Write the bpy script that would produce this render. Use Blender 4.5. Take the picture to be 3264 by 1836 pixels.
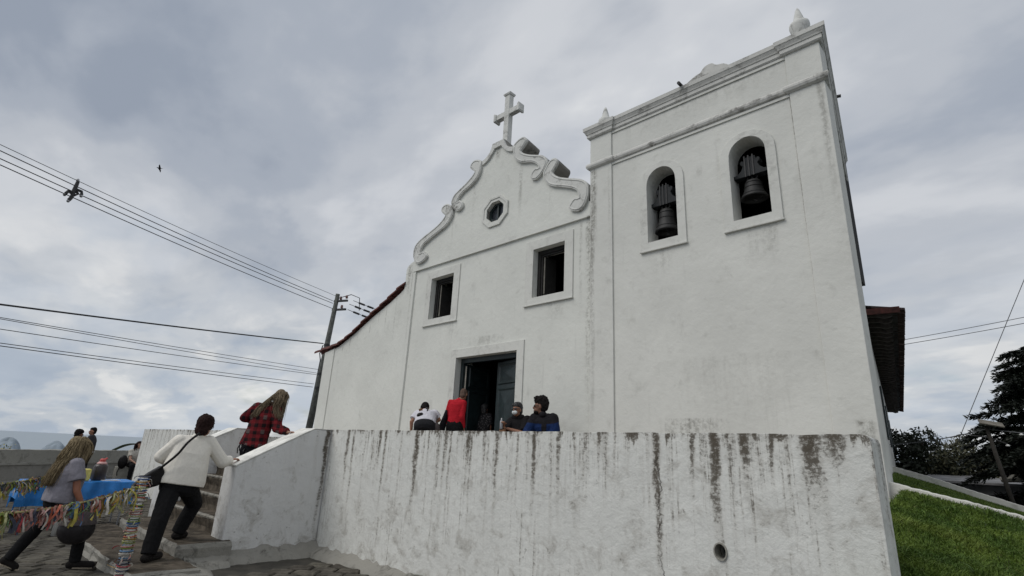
import bpy, bmesh, math, random
import numpy as np
from mathutils import Vector, Matrix
from mathutils.geometry import tessellate_polygon
random.seed(7); rng = np.random.default_rng(7)
PI = math.pi
for o in list(bpy.data.objects): bpy.data.objects.remove(o)
scene = bpy.context.scene
C = scene.collection
S = 0.88            # the place is laid out in units of 0.88 m and scaled to metres at the end
# ---------------------------------------------------------------- camera
def cam_axes(p, r, y):
    cy, sy, cp, sp = math.cos(y), math.sin(y), math.cos(p), math.sin(p)
    f = Vector((sy*cp, cy*cp, sp)); rt = Vector((cy, -sy, 0)); dn = f.cross(rt)
    c, s = math.cos(r), math.sin(r)
    return c*rt + s*dn, -s*rt + c*dn, f
cr, cd, cf = cam_axes(math.radians(17.53), math.radians(-2.88), math.radians(-43.94))
cam = bpy.data.cameras.new('camera'); camo = bpy.data.objects.new('camera', cam); C.objects.link(camo)
m = Matrix((( cr.x, -cd.x, -cf.x), (cr.y, -cd.y, -cf.y), (cr.z, -cd.z, -cf.z))).to_4x4()
m.translation = Vector((0, 0, 1.6)); camo.matrix_world = m
cam.sensor_width = 36; cam.lens = 1685/3264*36; cam.clip_end = 60000; cam.clip_start = .05
scene.camera = camo
# ---------------------------------------------------------------- sky and sun
W = bpy.data.worlds.new('World'); scene.world = W; W.use_nodes = True
SUN_EL, SUN_AZ = math.radians(48), math.radians(205)      # azimuth clockwise from +Y: behind and left of the camera
def build_sky():
    nt = W.node_tree; N = nt.nodes; L = nt.links; N.clear()
    def n(t, **k):
        x = N.new(t)
        for a, b in k.items(): setattr(x, a, b)
        return x
    out = n('ShaderNodeOutputWorld'); bg = n('ShaderNodeBackground')
    tc = n('ShaderNodeTexCoord'); sep = n('ShaderNodeSeparateXYZ'); L.new(tc.outputs['Generated'], sep.inputs[0])
    def math_(op, a, b=None, c=None):
        x = n('ShaderNodeMath', operation=op)
        for i, v in enumerate((a, b, c)):
            if v is None: continue
            if isinstance(v, (int, float)): x.inputs[i].default_value = v
            else: L.new(v, x.inputs[i])
        return x.outputs[0]
    z = math_('MAXIMUM', sep.outputs[2], 0.0); zz = math_('ADD', z, .24)
    px = math_('DIVIDE', sep.outputs[0], zz); py = math_('DIVIDE', sep.outputs[1], zz)
    cmb = n('ShaderNodeCombineXYZ'); L.new(px, cmb.inputs[0]); L.new(py, cmb.inputs[1])
    def noise(scale, detail, rough, dist, off, src=None):
        mp = n('ShaderNodeMapping'); mp.inputs['Location'].default_value = off
        mp.inputs['Rotation'].default_value = (0, 0, .6); mp.inputs['Scale'].default_value = (1, 1.5, 1)
        L.new(src or cmb.outputs[0], mp.inputs[0])
        t = n('ShaderNodeTexNoise'); t.inputs['Scale'].default_value = scale; t.inputs['Detail'].default_value = detail
        t.inputs['Roughness'].default_value = rough; t.inputs['Distortion'].default_value = dist
        L.new(mp.outputs[0], t.inputs['Vector']); return t.outputs[0]
    def ramp(f, pts):
        r = n('ShaderNodeValToRGB'); L.new(f, r.inputs[0]); e = r.color_ramp.elements
        while len(e) < len(pts): e.new(.5)
        for q, (p, c) in zip(e, pts): q.position = p; q.color = (*c, 1) if len(c) == 3 else c
        r.color_ramp.interpolation = 'EASE'; return r.outputs[0]
    def mix(f, a, b, mode='MIX'):
        x = n('ShaderNodeMix', data_type='RGBA', blend_type=mode)
        for i, v in ((0, f), (6, a), (7, b)):
            if isinstance(v, (int, float)): x.inputs[i].default_value = v
            elif isinstance(v, tuple): x.inputs[i].default_value = (*v, 1)
            else: L.new(v, x.inputs[i])
        return x.outputs[2]
    sky = n('ShaderNodeTexSky', sky_type='NISHITA'); sky.sun_disc = False
    sky.sun_elevation = SUN_EL; sky.sun_rotation = SUN_AZ; sky.air_density = 1.2; sky.dust_density = 1.6
    blue = mix(1.0, sky.outputs[0], (.085, .085, .085), 'MULTIPLY')
    big = noise(.55, 4, .48, .2, (1.7, 4.3, 0)); mid = noise(1.5, 5, .52, .25, (7.1, 2.2, 3)); fine = noise(5, 5, .55, .2, (3.3, 9.1, 1))
    f1 = math_('ADD', math_('MULTIPLY', big, .62), math_('ADD', math_('MULTIPLY', mid, .30), math_('MULTIPLY', fine, .08)))
    cloud = ramp(f1, [(.400, (.270, .308, .375)), (.455, (.345, .380, .440)), (.505, (.435, .462, .508)), (.555, (.535, .555, .590)), (.62, (.69, .70, .71))])
    # brighter, warmer and more broken near the horizon
    horiz = ramp(z, [(0, (1, 1, 1)), (.42, (0, 0, 0))])
    tex2 = noise(1.9, 6, .54, .25, (2.2, 5.5, 2))
    bright = ramp(tex2, [(.40, (.40, .465, .545)), (.53, (.58, .61, .63)), (.64, (.86, .85, .81))])
    cloud = mix(math_('MULTIPLY', horiz, .62), cloud, bright)
    gap = ramp(noise(1.25, 5, .5, .3, (11.3, 1.9, 5)), [(.58, (0, 0, 0)), (.70, (.6, .6, .6))])
    gap = math_('MULTIPLY', gap, math_('ADD', math_('MULTIPLY', horiz, .8), .2))
    col = mix(gap, cloud, blue)
    L.new(col, bg.inputs['Color']); bg.inputs['Strength'].default_value = 1.0
    L.new(bg.outputs[0], out.inputs[0])
build_sky()
sun = bpy.data.lights.new('sun', 'SUN'); sun.energy = 1.35; sun.angle = math.radians(38); sun.color = (1, .965, .91)
suno = bpy.data.objects.new('sun', sun); C.objects.link(suno)
sd = Vector((math.sin(SUN_AZ)*math.cos(SUN_EL), math.cos(SUN_AZ)*math.cos(SUN_EL), math.sin(SUN_EL)))
suno.rotation_euler = sd.to_track_quat('Z', 'Y').to_euler()
vs = scene.view_settings; vs.view_transform = 'Standard'; vs.look = 'None'; vs.exposure = 0.15; vs.gamma = 1.0; vs.use_curve_mapping = False
# ---------------------------------------------------------------- materials
MATS = {}
class NT:
    def __init__(s, name):
        s.m = bpy.data.materials.new(name); s.m.use_nodes = True; t = s.m.node_tree; s.N = t.nodes; s.L = t.links
        s.b = s.N['Principled BSDF']; s.tc = s.N.new('ShaderNodeTexCoord')
    def n(s, t, **k):
        x = s.N.new(t)
        for a, b in k.items(): setattr(x, a, b)
        return x
    def put(s, sock, v):
        if isinstance(v, (int, float)): sock.default_value = v
        elif isinstance(v, tuple): sock.default_value = (*v, 1) if len(v) == 3 and sock.type == 'RGBA' else v
        else: s.L.new(v, sock)
    def math(s, op, a, b=None, c=None, clamp=False):
        x = s.n('ShaderNodeMath', operation=op); x.use_clamp = clamp
        for i, v in enumerate((a, b, c)):
            if v is not None: s.put(x.inputs[i], v)
        return x.outputs[0]
    def vec(s, scale=(1, 1, 1), loc=(0, 0, 0), src='Object'):
        mp = s.n('ShaderNodeMapping'); mp.inputs['Scale'].default_value = scale; mp.inputs['Location'].default_value = loc
        s.L.new(s.tc.outputs[src], mp.inputs[0]); return mp.outputs[0]
    def noise(s, scale, detail=4, rough=.55, dist=0, v=None):
        t = s.n('ShaderNodeTexNoise'); t.inputs['Scale'].default_value = scale; t.inputs['Detail'].default_value = detail
        t.inputs['Roughness'].default_value = rough; t.inputs['Distortion'].default_value = dist
        s.L.new(v if v is not None else s.tc.outputs['Object'], t.inputs['Vector']); return t.outputs[0]
    def smooth(s, f, a, b):
        x = s.n('ShaderNodeMapRange', interpolation_type='SMOOTHSTEP'); s.put(x.inputs[0], f); x.inputs[1].default_value = a; x.inputs[2].default_value = b
        return x.outputs[0]
    def mix(s, f, a, b, mode='MIX'):
        x = s.n('ShaderNodeMix', data_type='RGBA', blend_type=mode)
        for i, v in ((0, f), (6, a), (7, b)): s.put(x.inputs[i], v)
        return x.outputs[2]
    def bump(s, h, strength, dist=.02):
        b = s.n('ShaderNodeBump'); b.inputs['Strength'].default_value = strength; b.inputs['Distance'].default_value = dist
        s.put(b.inputs['Height'], h); s.L.new(b.outputs[0], s.b.inputs['Normal'])
    def done(s, col, rough=.85, metal=0, spec=None):
        s.put(s.b.inputs['Base Color'], col); s.put(s.b.inputs['Roughness'], rough); s.b.inputs['Metallic'].default_value = metal
        if spec is not None: s.b.inputs['Specular IOR Level'].default_value = spec
        return s.m
def plain(name, col, rough=.8, var=.25, scale=9, bump=.25, metal=0, dark=None, bscale=None, spec=None):
    if name in MATS: return MATS[name]
    t = NT(name); f = t.noise(scale, 5, .6)
    d = dark or tuple(c*(1-var) for c in col)
    hi = tuple(min(1, c*(1+var*.5)) for c in col)
    c = t.mix(t.smooth(f, .3, .7), d, hi)
    if bump: t.bump(t.noise(bscale or scale*4, 4, .6), bump, .01)
    MATS[name] = t.done(c, rough, metal, spec); return MATS[name]
def plaster(name, base=(.70, .70, .68), dirt=.3, mould=.0, grain=1.0, runs=.25, marks=(), org=(0, 0, 0)):
    t = NT(name)
    soft = t.noise(.9, 5, .6); blot = t.noise(3.2, 6, .65, .4); grit = t.noise(26, 5, .7)
    col = t.mix(t.smooth(soft, .3, .75), tuple(c*.93 for c in base), tuple(min(1, c*1.03) for c in base))
    g = t.math('MULTIPLY', t.smooth(blot, .54, .76), dirt); col = t.mix(g, col, (.30, .295, .265))
    sp = t.math('MULTIPLY', t.smooth(grit, .66, .78), t.math('MULTIPLY', t.smooth(blot, .4, .62), .55*dirt+.05)); col = t.mix(sp, col, (.13, .125, .11))
    rn = t.noise(1, 5, .6, .2, t.vec((7, 7, .5))); r2 = t.math('MULTIPLY', t.smooth(rn, .57, .78), runs); r2 = t.math('MULTIPLY', r2, t.smooth(t.noise(1.3, 3), .4, .65))
    col = t.mix(r2, col, (.24, .235, .21))
    if mould:
        mo = t.noise(6.5, 8, .72, .6); big = t.noise(1.7, 4, .6)
        k = t.math('MULTIPLY', t.smooth(t.math('ADD', t.math('MULTIPLY', mo, .6), t.math('MULTIPLY', big, .4)), .5, .66), mould)
        col = t.mix(k, col, (.085, .08, .07))
    if marks:
        sep = t.n('ShaderNodeSeparateXYZ'); t.L.new(t.vec((1, 1, 1), org), sep.inputs[0]); x, z = sep.outputs[0], sep.outputs[2]
        spk = t.smooth(t.math('ADD', t.math('MULTIPLY', t.noise(13, 7, .75, .3), .7), t.math('MULTIPLY', rn, .5)), .50, .76); wob = t.math('MULTIPLY', t.math('SUBTRACT', t.noise(1.9, 4), .5), .25)
        for (xc, w, zh, zl, k) in marks:
            d = t.math('ABSOLUTE', t.math('ADD', t.math('SUBTRACT', x, xc), t.math('MULTIPLY', wob, min(1, w*4))))
            q = t.math('MULTIPLY', t.smooth(d, w, w*.2), t.math('MULTIPLY', t.smooth(z, zl, zl+(zh-zl)*.8), t.smooth(z, zh+.03, zh-.02)))
            col = t.mix(t.math('MULTIPLY', t.math('MULTIPLY', q, spk), k), col, (.115, .105, .085))
    h = t.math('ADD', t.math('MULTIPLY', t.noise(7, 5, .6), .75), t.math('MULTIPLY', t.noise(38, 4, .65), .16))
    h = t.math('ADD', h, t.math('MULTIPLY', t.noise(1.6, 3), .9))
    t.bump(h, .34*grain, .045)
    MATS[name] = t.done(col, .92, 0, .25); return MATS[name]
CHO = (-9.5, 9.3, 1.2)
plaster('church_plaster', (.695, .70, .655), .22, 0, .8, .26, [(-6.40, .12, 6.85, 1.3, .8), (-6.62, .06, 6.8, 4.2, .5), (-8.55, .10, 9.0, 7.0, .5), (-10.35, .08, 8.95, 7.1, .45), (-11.2, .07, 8.3, 7.1, .3), (-9.47, .13, 9.85, 9.35, .9), (-7.5, .08, 8.3, 7.0, .3),
  (-16.62, .035, 4.95, 4.62, 1), (-16.2, .03, 5.12, 4.5, .9), (-15.75, .025, 5.3, 4.85, .7), (-15.05, .03, 5.62, 4.95, 1), (-14.6, .025, 5.8, 5.3, .7), (-14.2, .03, 5.95, 5.0, .6), (-13.7, .05, 6.15, 4.4, .5), (-13.1, .14, 7.1, 5.9, .9), (-12.95, .05, 6.8, 3, .4), (-9.5, .9, 4.45, 4.1, .35), (-10.9, .3, 5.0, 4.4, .3), (-7.3, .3, 5.0, 4.4, .3), (-12.2, .4, 2.6, 1.4, .3)], CHO)
plaster('tower_plaster', (.67, .67, .63), .30, 0, .75, .22, [(-6.22, .13, 8.0, 5.4, .8), (-6.25, .09, 6.9, 1.3, .6), (-4.2, .75, 2.35, 1.6, .75), (-5.8, .05, 7.9, 3, .25), (-1.62, .16, 2.3, .9, .9), (-1.55, .08, 8.0, 5.0, .5), (-2.035, .016, 8.0, 1.5, 1.0), (-2.55, .10, 5.9, 4.6, .4), (-4.6, .3, 5.6, 4.9, .3), (-2.8, .3, 5.6, 4.8, .3), (-3.6, 2.2, 8.75, 8.2, .22), (-3.4, 1.6, 3.4, 1.8, .15)], CHO)
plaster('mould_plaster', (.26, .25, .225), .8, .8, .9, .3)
plaster('trim_plaster', (.64, .64, .61), .6, .75, .8, .35)
plaster('frame_plaster', (.66, .66, .62), .35, .22, .6, .2)
plaster('cornice_plaster', (.60, .595, .565), .6, .75, .8, .35)
plaster('old_concrete', (.31, .30, .265), .8, .55, 1.7, .35)
plaster('skirt_concrete', (.29, .28, .25), .9, .95, 2.2, .3)
plaster('grey_render', (.25, .24, .215), .6, .5, 1.5, .4)
plaster('curb_paint', (.66, .65, .60), .5, .35, .8, .2)
def streaked(name, ztop, streaks, crack=None, base=(.745, .75, .715), axis=0, strength=1.0, org=(0, 0, 0)):
    t = NT(name); sep = t.n('ShaderNodeSeparateXYZ'); t.L.new(t.vec((1, 1, 1), org), sep.inputs[0]); x = sep.outputs[axis]; z = sep.outputs[2]
    soft = t.noise(1.3, 5, .6); blot = t.noise(4.2, 7, .7, .5); grit = t.noise(34, 5, .75); grit2 = t.noise(11, 7, .75, .4)
    col = t.mix(t.smooth(soft, .3, .75), tuple(c*.90 for c in base), base)
    low = t.smooth(z, 1.1, -.15)
    g = t.math('MULTIPLY', t.smooth(t.math('ADD', blot, t.math('MULTIPLY', low, .07)), .50, .74), .50); col = t.mix(g, col, (.33, .315, .28))
    sp = t.math('MULTIPLY', t.smooth(grit2, .58, .70), t.smooth(t.math('ADD', soft, t.math('MULTIPLY', low, .12)), .45, .62)); col = t.mix(t.math('MULTIPLY', sp, .75), col, (.13, .12, .095))
    down = t.math('SUBTRACT', ztop, z)                                  # distance below the coping
    # one density of staining (runs, fringe under the coping, single streaks), broken up into specks
    vn = t.noise(1, 6, .65, .25, t.vec((9, 9, .38))); fade = t.smooth(down, 1.25, 0)
    D = t.math('MULTIPLY', t.math('MULTIPLY', t.smooth(t.math('ADD', vn, t.math('MULTIPLY', fade, .10)), .56, .74), t.smooth(down, 2.8, .1)), .75*strength)
    vf = t.noise(1, 6, .7, .2, t.vec((24, 24, 1.0), (5, 0, 0))); D = t.math('MAXIMUM', D, t.math('MULTIPLY', t.math('MULTIPLY', t.smooth(vf, .50, .68), t.smooth(soft, .34, .58)), .72*strength))
    D = t.math('MAXIMUM', D, t.math('MULTIPLY', t.smooth(t.math('ADD', blot, t.math('MULTIPLY', low, .07)), .50, .72), .45))
    en = t.noise(1, 6, .7, .3, t.vec((5.5, 5.5, 1.2), (3, 1, 0)))
    D = t.math('MAXIMUM', D, t.math('MULTIPLY', t.smooth(t.math('SUBTRACT', en, t.math('MULTIPLY', down, 1.1)), .40, .58), .95*strength))
    wob = t.math('MULTIPLY', t.math('SUBTRACT', t.noise(2.3, 5, .6), .5), .26)
    for (xc, w, ln, k) in streaks:
        d = t.math('ABSOLUTE', t.math('ADD', t.math('SUBTRACT', x, xc), t.math('MULTIPLY', wob, min(1, .35+w*3))))
        wd = t.math('MULTIPLY', t.math('SUBTRACT', 1.15, t.math('MULTIPLY', down, .55/ln)), w)
        a = t.math('SUBTRACT', 1.0, t.math('DIVIDE', d, t.math('MAXIMUM', wd, .004)), clamp=True)
        D = t.math('MAXIMUM', D, t.math('MULTIPLY', t.math('MULTIPLY', t.smooth(a, 0, .85), t.smooth(down, ln*1.1, ln*.05)), k))
    spk = t.math('ADD', t.math('MULTIPLY', t.noise(23, 8, .8, .5), .66), t.math('MULTIPLY', t.noise(1, 6, .75, .3, t.vec((9, 9, 34))), .34))
    col = t.mix(t.math('MULTIPLY', D, .42), col, (.36, .33, .285))
    M = t.smooth(t.math('ADD', spk, t.math('MULTIPLY', D, .22)), .595, .715)
    col = t.mix(t.math('MULTIPLY', M, t.math('ADD', .40, t.math('MULTIPLY', D, .52))), col, (.066, .052, .035))
    cr_h = None
    if crack:
        for (xc, z0, z1) in crack:
            wv = t.math('MULTIPLY', t.math('SUBTRACT', t.noise(1, 6, .7, 0, t.vec((0, 0, 2.2), (xc, 0, 0))), .5), .42)
            d = t.math('ABSOLUTE', t.math('ADD', t.math('SUBTRACT', x, xc), wv))
            q = t.math('MULTIPLY', t.smooth(d, .010, .002), t.math('MULTIPLY', t.smooth(z, z0-.1, z0+.1), t.smooth(z, z1+.1, z1-.1)))
            q = t.math('MULTIPLY', q, t.smooth(t.noise(3.1, 4), .36, .55)); col = t.mix(t.math('MULTIPLY', q, .8), col, (.07, .06, .05)); cr_h = q
    h = t.math('ADD', t.math('MULTIPLY', t.noise(9, 6, .65, .3), .55), t.math('MULTIPLY', t.noise(42, 5, .7), .15))
    h = t.math('ADD', h, t.math('MULTIPLY', t.noise(2.2, 3), .55))
    if cr_h is not None: h = t.math('SUBTRACT', h, cr_h)
    t.bump(h, .5, .045)
    MATS[name] = t.done(col, .93, 0, .2); return MATS[name]
ST = [(-8.55, 0.073, 1.40, 0.95), (-8.36, 0.057, 2.20, 0.80), (-7.60, 0.073, 0.90, 0.95), (-7.44, 0.057, 1.80, 0.90), (-6.62, 0.090, 1.90, 1.00), (-6.35, 0.041, 0.80, 0.75), (-5.97, 0.049, 1.40, 0.85), (-5.85, 0.041, 2.10, 0.75),
      (-5.48, 0.073, 0.85, 1.00), (-5.42, 0.041, 2.00, 0.75), (-4.95, 0.057, 1.60, 0.90), (-4.60, 0.041, 1.10, 0.75), (-4.33, 0.065, 1.40, 0.95), (-3.95, 0.057, 1.30, 0.80), (-3.60, 0.041, 0.90, 0.75), (-3.20, 0.032, 0.80, 0.65), (-7.00, 0.041, 2.20, 0.60), (-8.00, 0.041, 2.20, 0.55), (-5.10, 0.032, 2.30, 0.50),
      (-2.72, 0.073, 2.20, 0.95), (-2.34, 0.049, 0.80, 0.90), (-2.13, 0.082, 1.50, 1.00), (-2.10, 0.041, 2.30, 0.80), (-1.86, 0.082, 0.75, 1.00), (-1.63, 0.049, 0.65, 0.95), (-1.30, 0.131, 0.85, 1.00), (-1.12, 0.162, 0.40, 0.95), (-4.05, 0.041, 2.00, 0.60), (-3.40, 0.049, 0.50, 0.85), (-1.25, 0.065, 1.50, 0.60)]
streaked('terrace_plaster', 1.885, ST, [(-2.70, .35, 1.75)], org=(-5, 5.2, -.12))
streaked('terrace_left_plaster', 1.85, [(-20.5+i*.42+.1*math.sin(i*7), .09, 1.0+.4*math.sin(i*3), .6) for i in range(24)], org=(-16, 5.2, -.12))
streaked('stair_plaster', 1.87, [(4.93, .07, 2.6, 1.0), (4.75, .05, 1.5, .35), (4.3, .03, .8, .3), (3.6, .03, 2, .3)], None, (.72, .72, .705), 1, .35, (-10.5, 3.3, -.12))
plain('cap_paint', (.78, .77, .72), .85, .3, 5, .35)
plain('roof_tile', (.115, .034, .026), .8, .55, 7, .5)
plain('old_tile', (.055, .034, .028), .9, .5, 6, .5)
plain('dark_timber', (.016, .015, .014), .8, .4, 12, .3)
plain('rafter_paint', (.075, .062, .054), .8, .4, 12, .3)
plain('door_green', (.014, .026, .028), .45, .35, 7, .25)
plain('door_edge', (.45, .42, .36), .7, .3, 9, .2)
plain('window_glass', (.05, .055, .065), .12, .3, 3, .03)
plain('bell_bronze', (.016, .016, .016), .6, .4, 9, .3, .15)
plain('yoke_wood', (.012, .015, .018), .75, .4, 12, .4)
plain('interior_shade', (.018, .017, .016), .95, .3, 4, .2)  # near-black base paints in the shade inside the openings
plain('black_iron', (.03, .03, .032), .6, .3, 15, .2, .2)
plain('pole_concrete', (.10, .105, .095), .9, .4, 6, .4)
plain('cable_black', (.02, .021, .024), .6, .2, 20, 0)
plain('cable_grey', (.10, .105, .11), .6, .2, 20, 0)
plain('insulator', (.16, .06, .045), .3, .3, 20, .1)
plain('terrace_tile', (.30, .27, .235), .9, .35, 4, .5)
plain('step_stone', (.105, .088, .068), .95, .6, 4.5, 1.0, spec=.12)
plain('step_edge', (.26, .245, .21), .92, .5, 9, .8)
plain('paver_a', (.105, .096, .080), .95, .45, 11, .9, spec=.12)
plain('paver_b', (.082, .074, .062), .95, .45, 11, .9, spec=.12)
plain('paver_c', (.125, .115, .094), .95, .45, 11, .9, spec=.12)
plain('ground_dirt', (.055, .05, .04), .95, .4, 3, .6)
plain('lawn_soil', (.045, .062, .016), .95, .45, 4, .6)
plain('leaf_dark', (.018, .026, .013), .6, .5, 3, 0)
plain('leaf_conifer', (.015, .021, .013), .6, .4, 3, 0)
plain('leaf_olive', (.060, .060, .026), .6, .4, 3, 0)
plain('leaf_banana', (.05, .085, .03), .5, .4, 5, .1)
plain('flower_yellow', (.55, .45, .06), .7, .2, 9, 0)
plain('bark', (.055, .045, .035), .95, .4, 8, .8)
plain('rock_hazed', (.25, .295, .335), .95, .25, .15, .3)  # distance haze is mixed into the rock colour
plain('house_wall', (.16, .165, .17), .9, .35, 1.5, .3)
plain('house_roof', (.23, .23, .235), .85, .4, 2, .4)
plain('weathered_board', (.17, .155, .125), .85, .35, 6, .4)
plain('post_wood', (.045, .04, .034), .95, .35, 6, .6)
plain('white_enamel', (.7, .7, .68), .4, .1, 9, 0)
plain('table_blue', (.012, .19, .55), .5, .25, 5, .25)
plain('jug_dark', (.035, .027, .026), .35, .3, 6, .1)
plain('jug_cap_red', (.55, .08, .07), .5, .2, 9, 0)
plain('jug_ring_pink', (.62, .36, .34), .5, .2, 9, 0)
plain('paper_white', (.75, .76, .78), .8, .08, 6, 0)
plain('pack_yellow', (.70, .62, .18), .6, .2, 6, 0)
plain('steel_leg', (.35, .35, .36), .4, .2, 9, 0, .7)
plain('rope', (.30, .26, .12), .9, .3, 20, .3)
RIB = [(.42, .36, .07), (.20, .25, .05), (.42, .11, .06), (.36, .17, .14), (.045, .05, .075), (.11, .20, .33), (.46, .43, .38), (.40, .24, .22), (.33, .20, .05), (.10, .16, .08), (.05, .10, .24), (.36, .05, .06), (.40, .40, .20)]
for i, c in enumerate(RIB): plain('ribbon_%d' % i, c, .75, .3, 14, .1)
def sea_mat():
    t = NT('sea_water'); n1 = t.noise(.05, 6, .6); col = t.mix(t.smooth(n1, .35, .65), (.20, .255, .30), (.24, .295, .335))
    t.bump(t.noise(.3, 6, .7), .25, .4); MATS['sea'] = t.done(col, .35, 0, .4)
sea_mat()
def skin(name, col):
    t = NT(name); f = t.noise(9, 4); c = t.mix(t.smooth(f, .3, .7), tuple(x*.82 for x in col), col)
    t.b.inputs['Subsurface Weight'].default_value = .0
    MATS[name] = t.done(c, .5, 0, .35)
skin('skin_tan', (.33, .165, .105)); skin('skin_light', (.42, .24, .17)); skin('skin_brown', (.20, .10, .065)); skin('skin_red', (.30, .125, .075))
def cloth(name, col, var=.25, scale=26, bump=.4):
    t = NT(name); w = t.noise(scale, 4, .6); c = t.mix(t.smooth(w, .3, .7), tuple(x*(1-var) for x in col), col)
    h = t.math('ADD', t.noise(7, 4, .6, .6), t.math('MULTIPLY', t.noise(90, 3), .25)); t.bump(h, bump, .03)
    MATS[name] = t.done(c, .9, 0, .15)
cloth('knit_cream', (.80, .765, .69), .07, 40, .22); cloth('trouser_black', (.012, .012, .013)); cloth('tee_grey', (.26, .25, .285), .2); cloth('shirt_red', (.50, .018, .030), .2)
cloth('tee_white', (.66, .65, .70), .12); cloth('tee_black', (.012, .011, .012)); cloth('jacket_blue', (.009, .025, .090), .3); cloth('jacket_black', (.016, .015, .018))
cloth('jean_dark', (.025, .027, .035)); cloth('jacket_charcoal', (.045, .043, .047)); cloth('bag_black', (.013, .012, .012), .3); cloth('shoe_dark', (.02, .018, .017)); cloth('short_black', (.02, .02, .023))
cloth('helmet_shell', (.035, .032, .034), .4, 6, .1); cloth('mask_white', (.70, .74, .74), .1); cloth('tee_cream', (.55, .52, .46)); cloth('sole_pale', (.42, .36, .28)); cloth('emblem_pale', (.55, .62, .72), .05)
cloth('tee_pink', (.30, .16, .15)); cloth('glove_brown', (.22, .12, .07)); cloth('bag_grey', (.10, .085, .085))
MATS['helmet_shell'].node_tree.nodes['Principled BSDF'].inputs['Roughness'].default_value = .3
MATS['bag_black'].node_tree.nodes['Principled BSDF'].inputs['Roughness'].default_value = .45
def plaid():
    t = NT('plaid_flannel'); sep = t.n('ShaderNodeSeparateXYZ'); t.L.new(t.tc.outputs['Object'], sep.inputs[0])
    wob = t.math('MULTIPLY', t.noise(5, 3), .05)
    u = t.math('ADD', t.math('ADD', t.math('MULTIPLY', sep.outputs[1], .9), t.math('MULTIPLY', sep.outputs[0], .45)), wob); v = t.math('ADD', sep.outputs[2], wob)
    def band(w, per, ph, duty): return t.math('LESS_THAN', t.math('FRACT', t.math('ADD', t.math('DIVIDE', w, per), ph)), duty)
    a = band(u, .125, .1, .5); b = band(v, .125, .3, .5)
    k = t.math('MULTIPLY', t.math('ADD', a, b), .5)
    col = t.mix(k, (.155, .016, .020), (.016, .010, .011))
    e = t.math('MULTIPLY', band(u, .25, .55, .25), band(v, .25, .6, .3)); col = t.mix(t.math('MULTIPLY', e, .6), col, (.13, .10, .095))
    t.bump(t.noise(8, 4, .6, .5), .4, .03); MATS['plaid'] = t.done(col, .9, 0, .1)
plaid()
def floral():
    t = NT('floral_print'); v = t.n('ShaderNodeTexVoronoi'); v.inputs['Scale'].default_value = 22; t.L.new(t.tc.outputs['Object'], v.inputs['Vector'])
    col = t.mix(t.smooth(v.outputs[0], .30, .22), (.012, .011, .013), (.16, .15, .15)); MATS['floral'] = t.done(col, .9)
floral()
def hairmat(name, a, b):
    t = NT(name); f = t.noise(1, 5, .6, .2, t.vec((60, 60, 6))); col = t.mix(t.smooth(f, .32, .68), a, b); t.bump(t.noise(1, 3, .6, 0, t.vec((90, 90, 8))), .5, .02); MATS[name] = t.done(col, .75, 0, .08)
hairmat('hair_blond', (.10, .075, .042), (.31, .245, .15)); hairmat('hair_streaked', (.07, .05, .032), (.27, .215, .145)); hairmat('hair_black', (.008, .007, .007), (.02, .017, .016))
hairmat('hair_darkbrown', (.014, .008, .008), (.035, .018, .016)); hairmat('hair_grey', (.02, .02, .021), (.10, .10, .10)); hairmat('hair_short', (.085, .055, .042), (.14, .095, .075))
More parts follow.
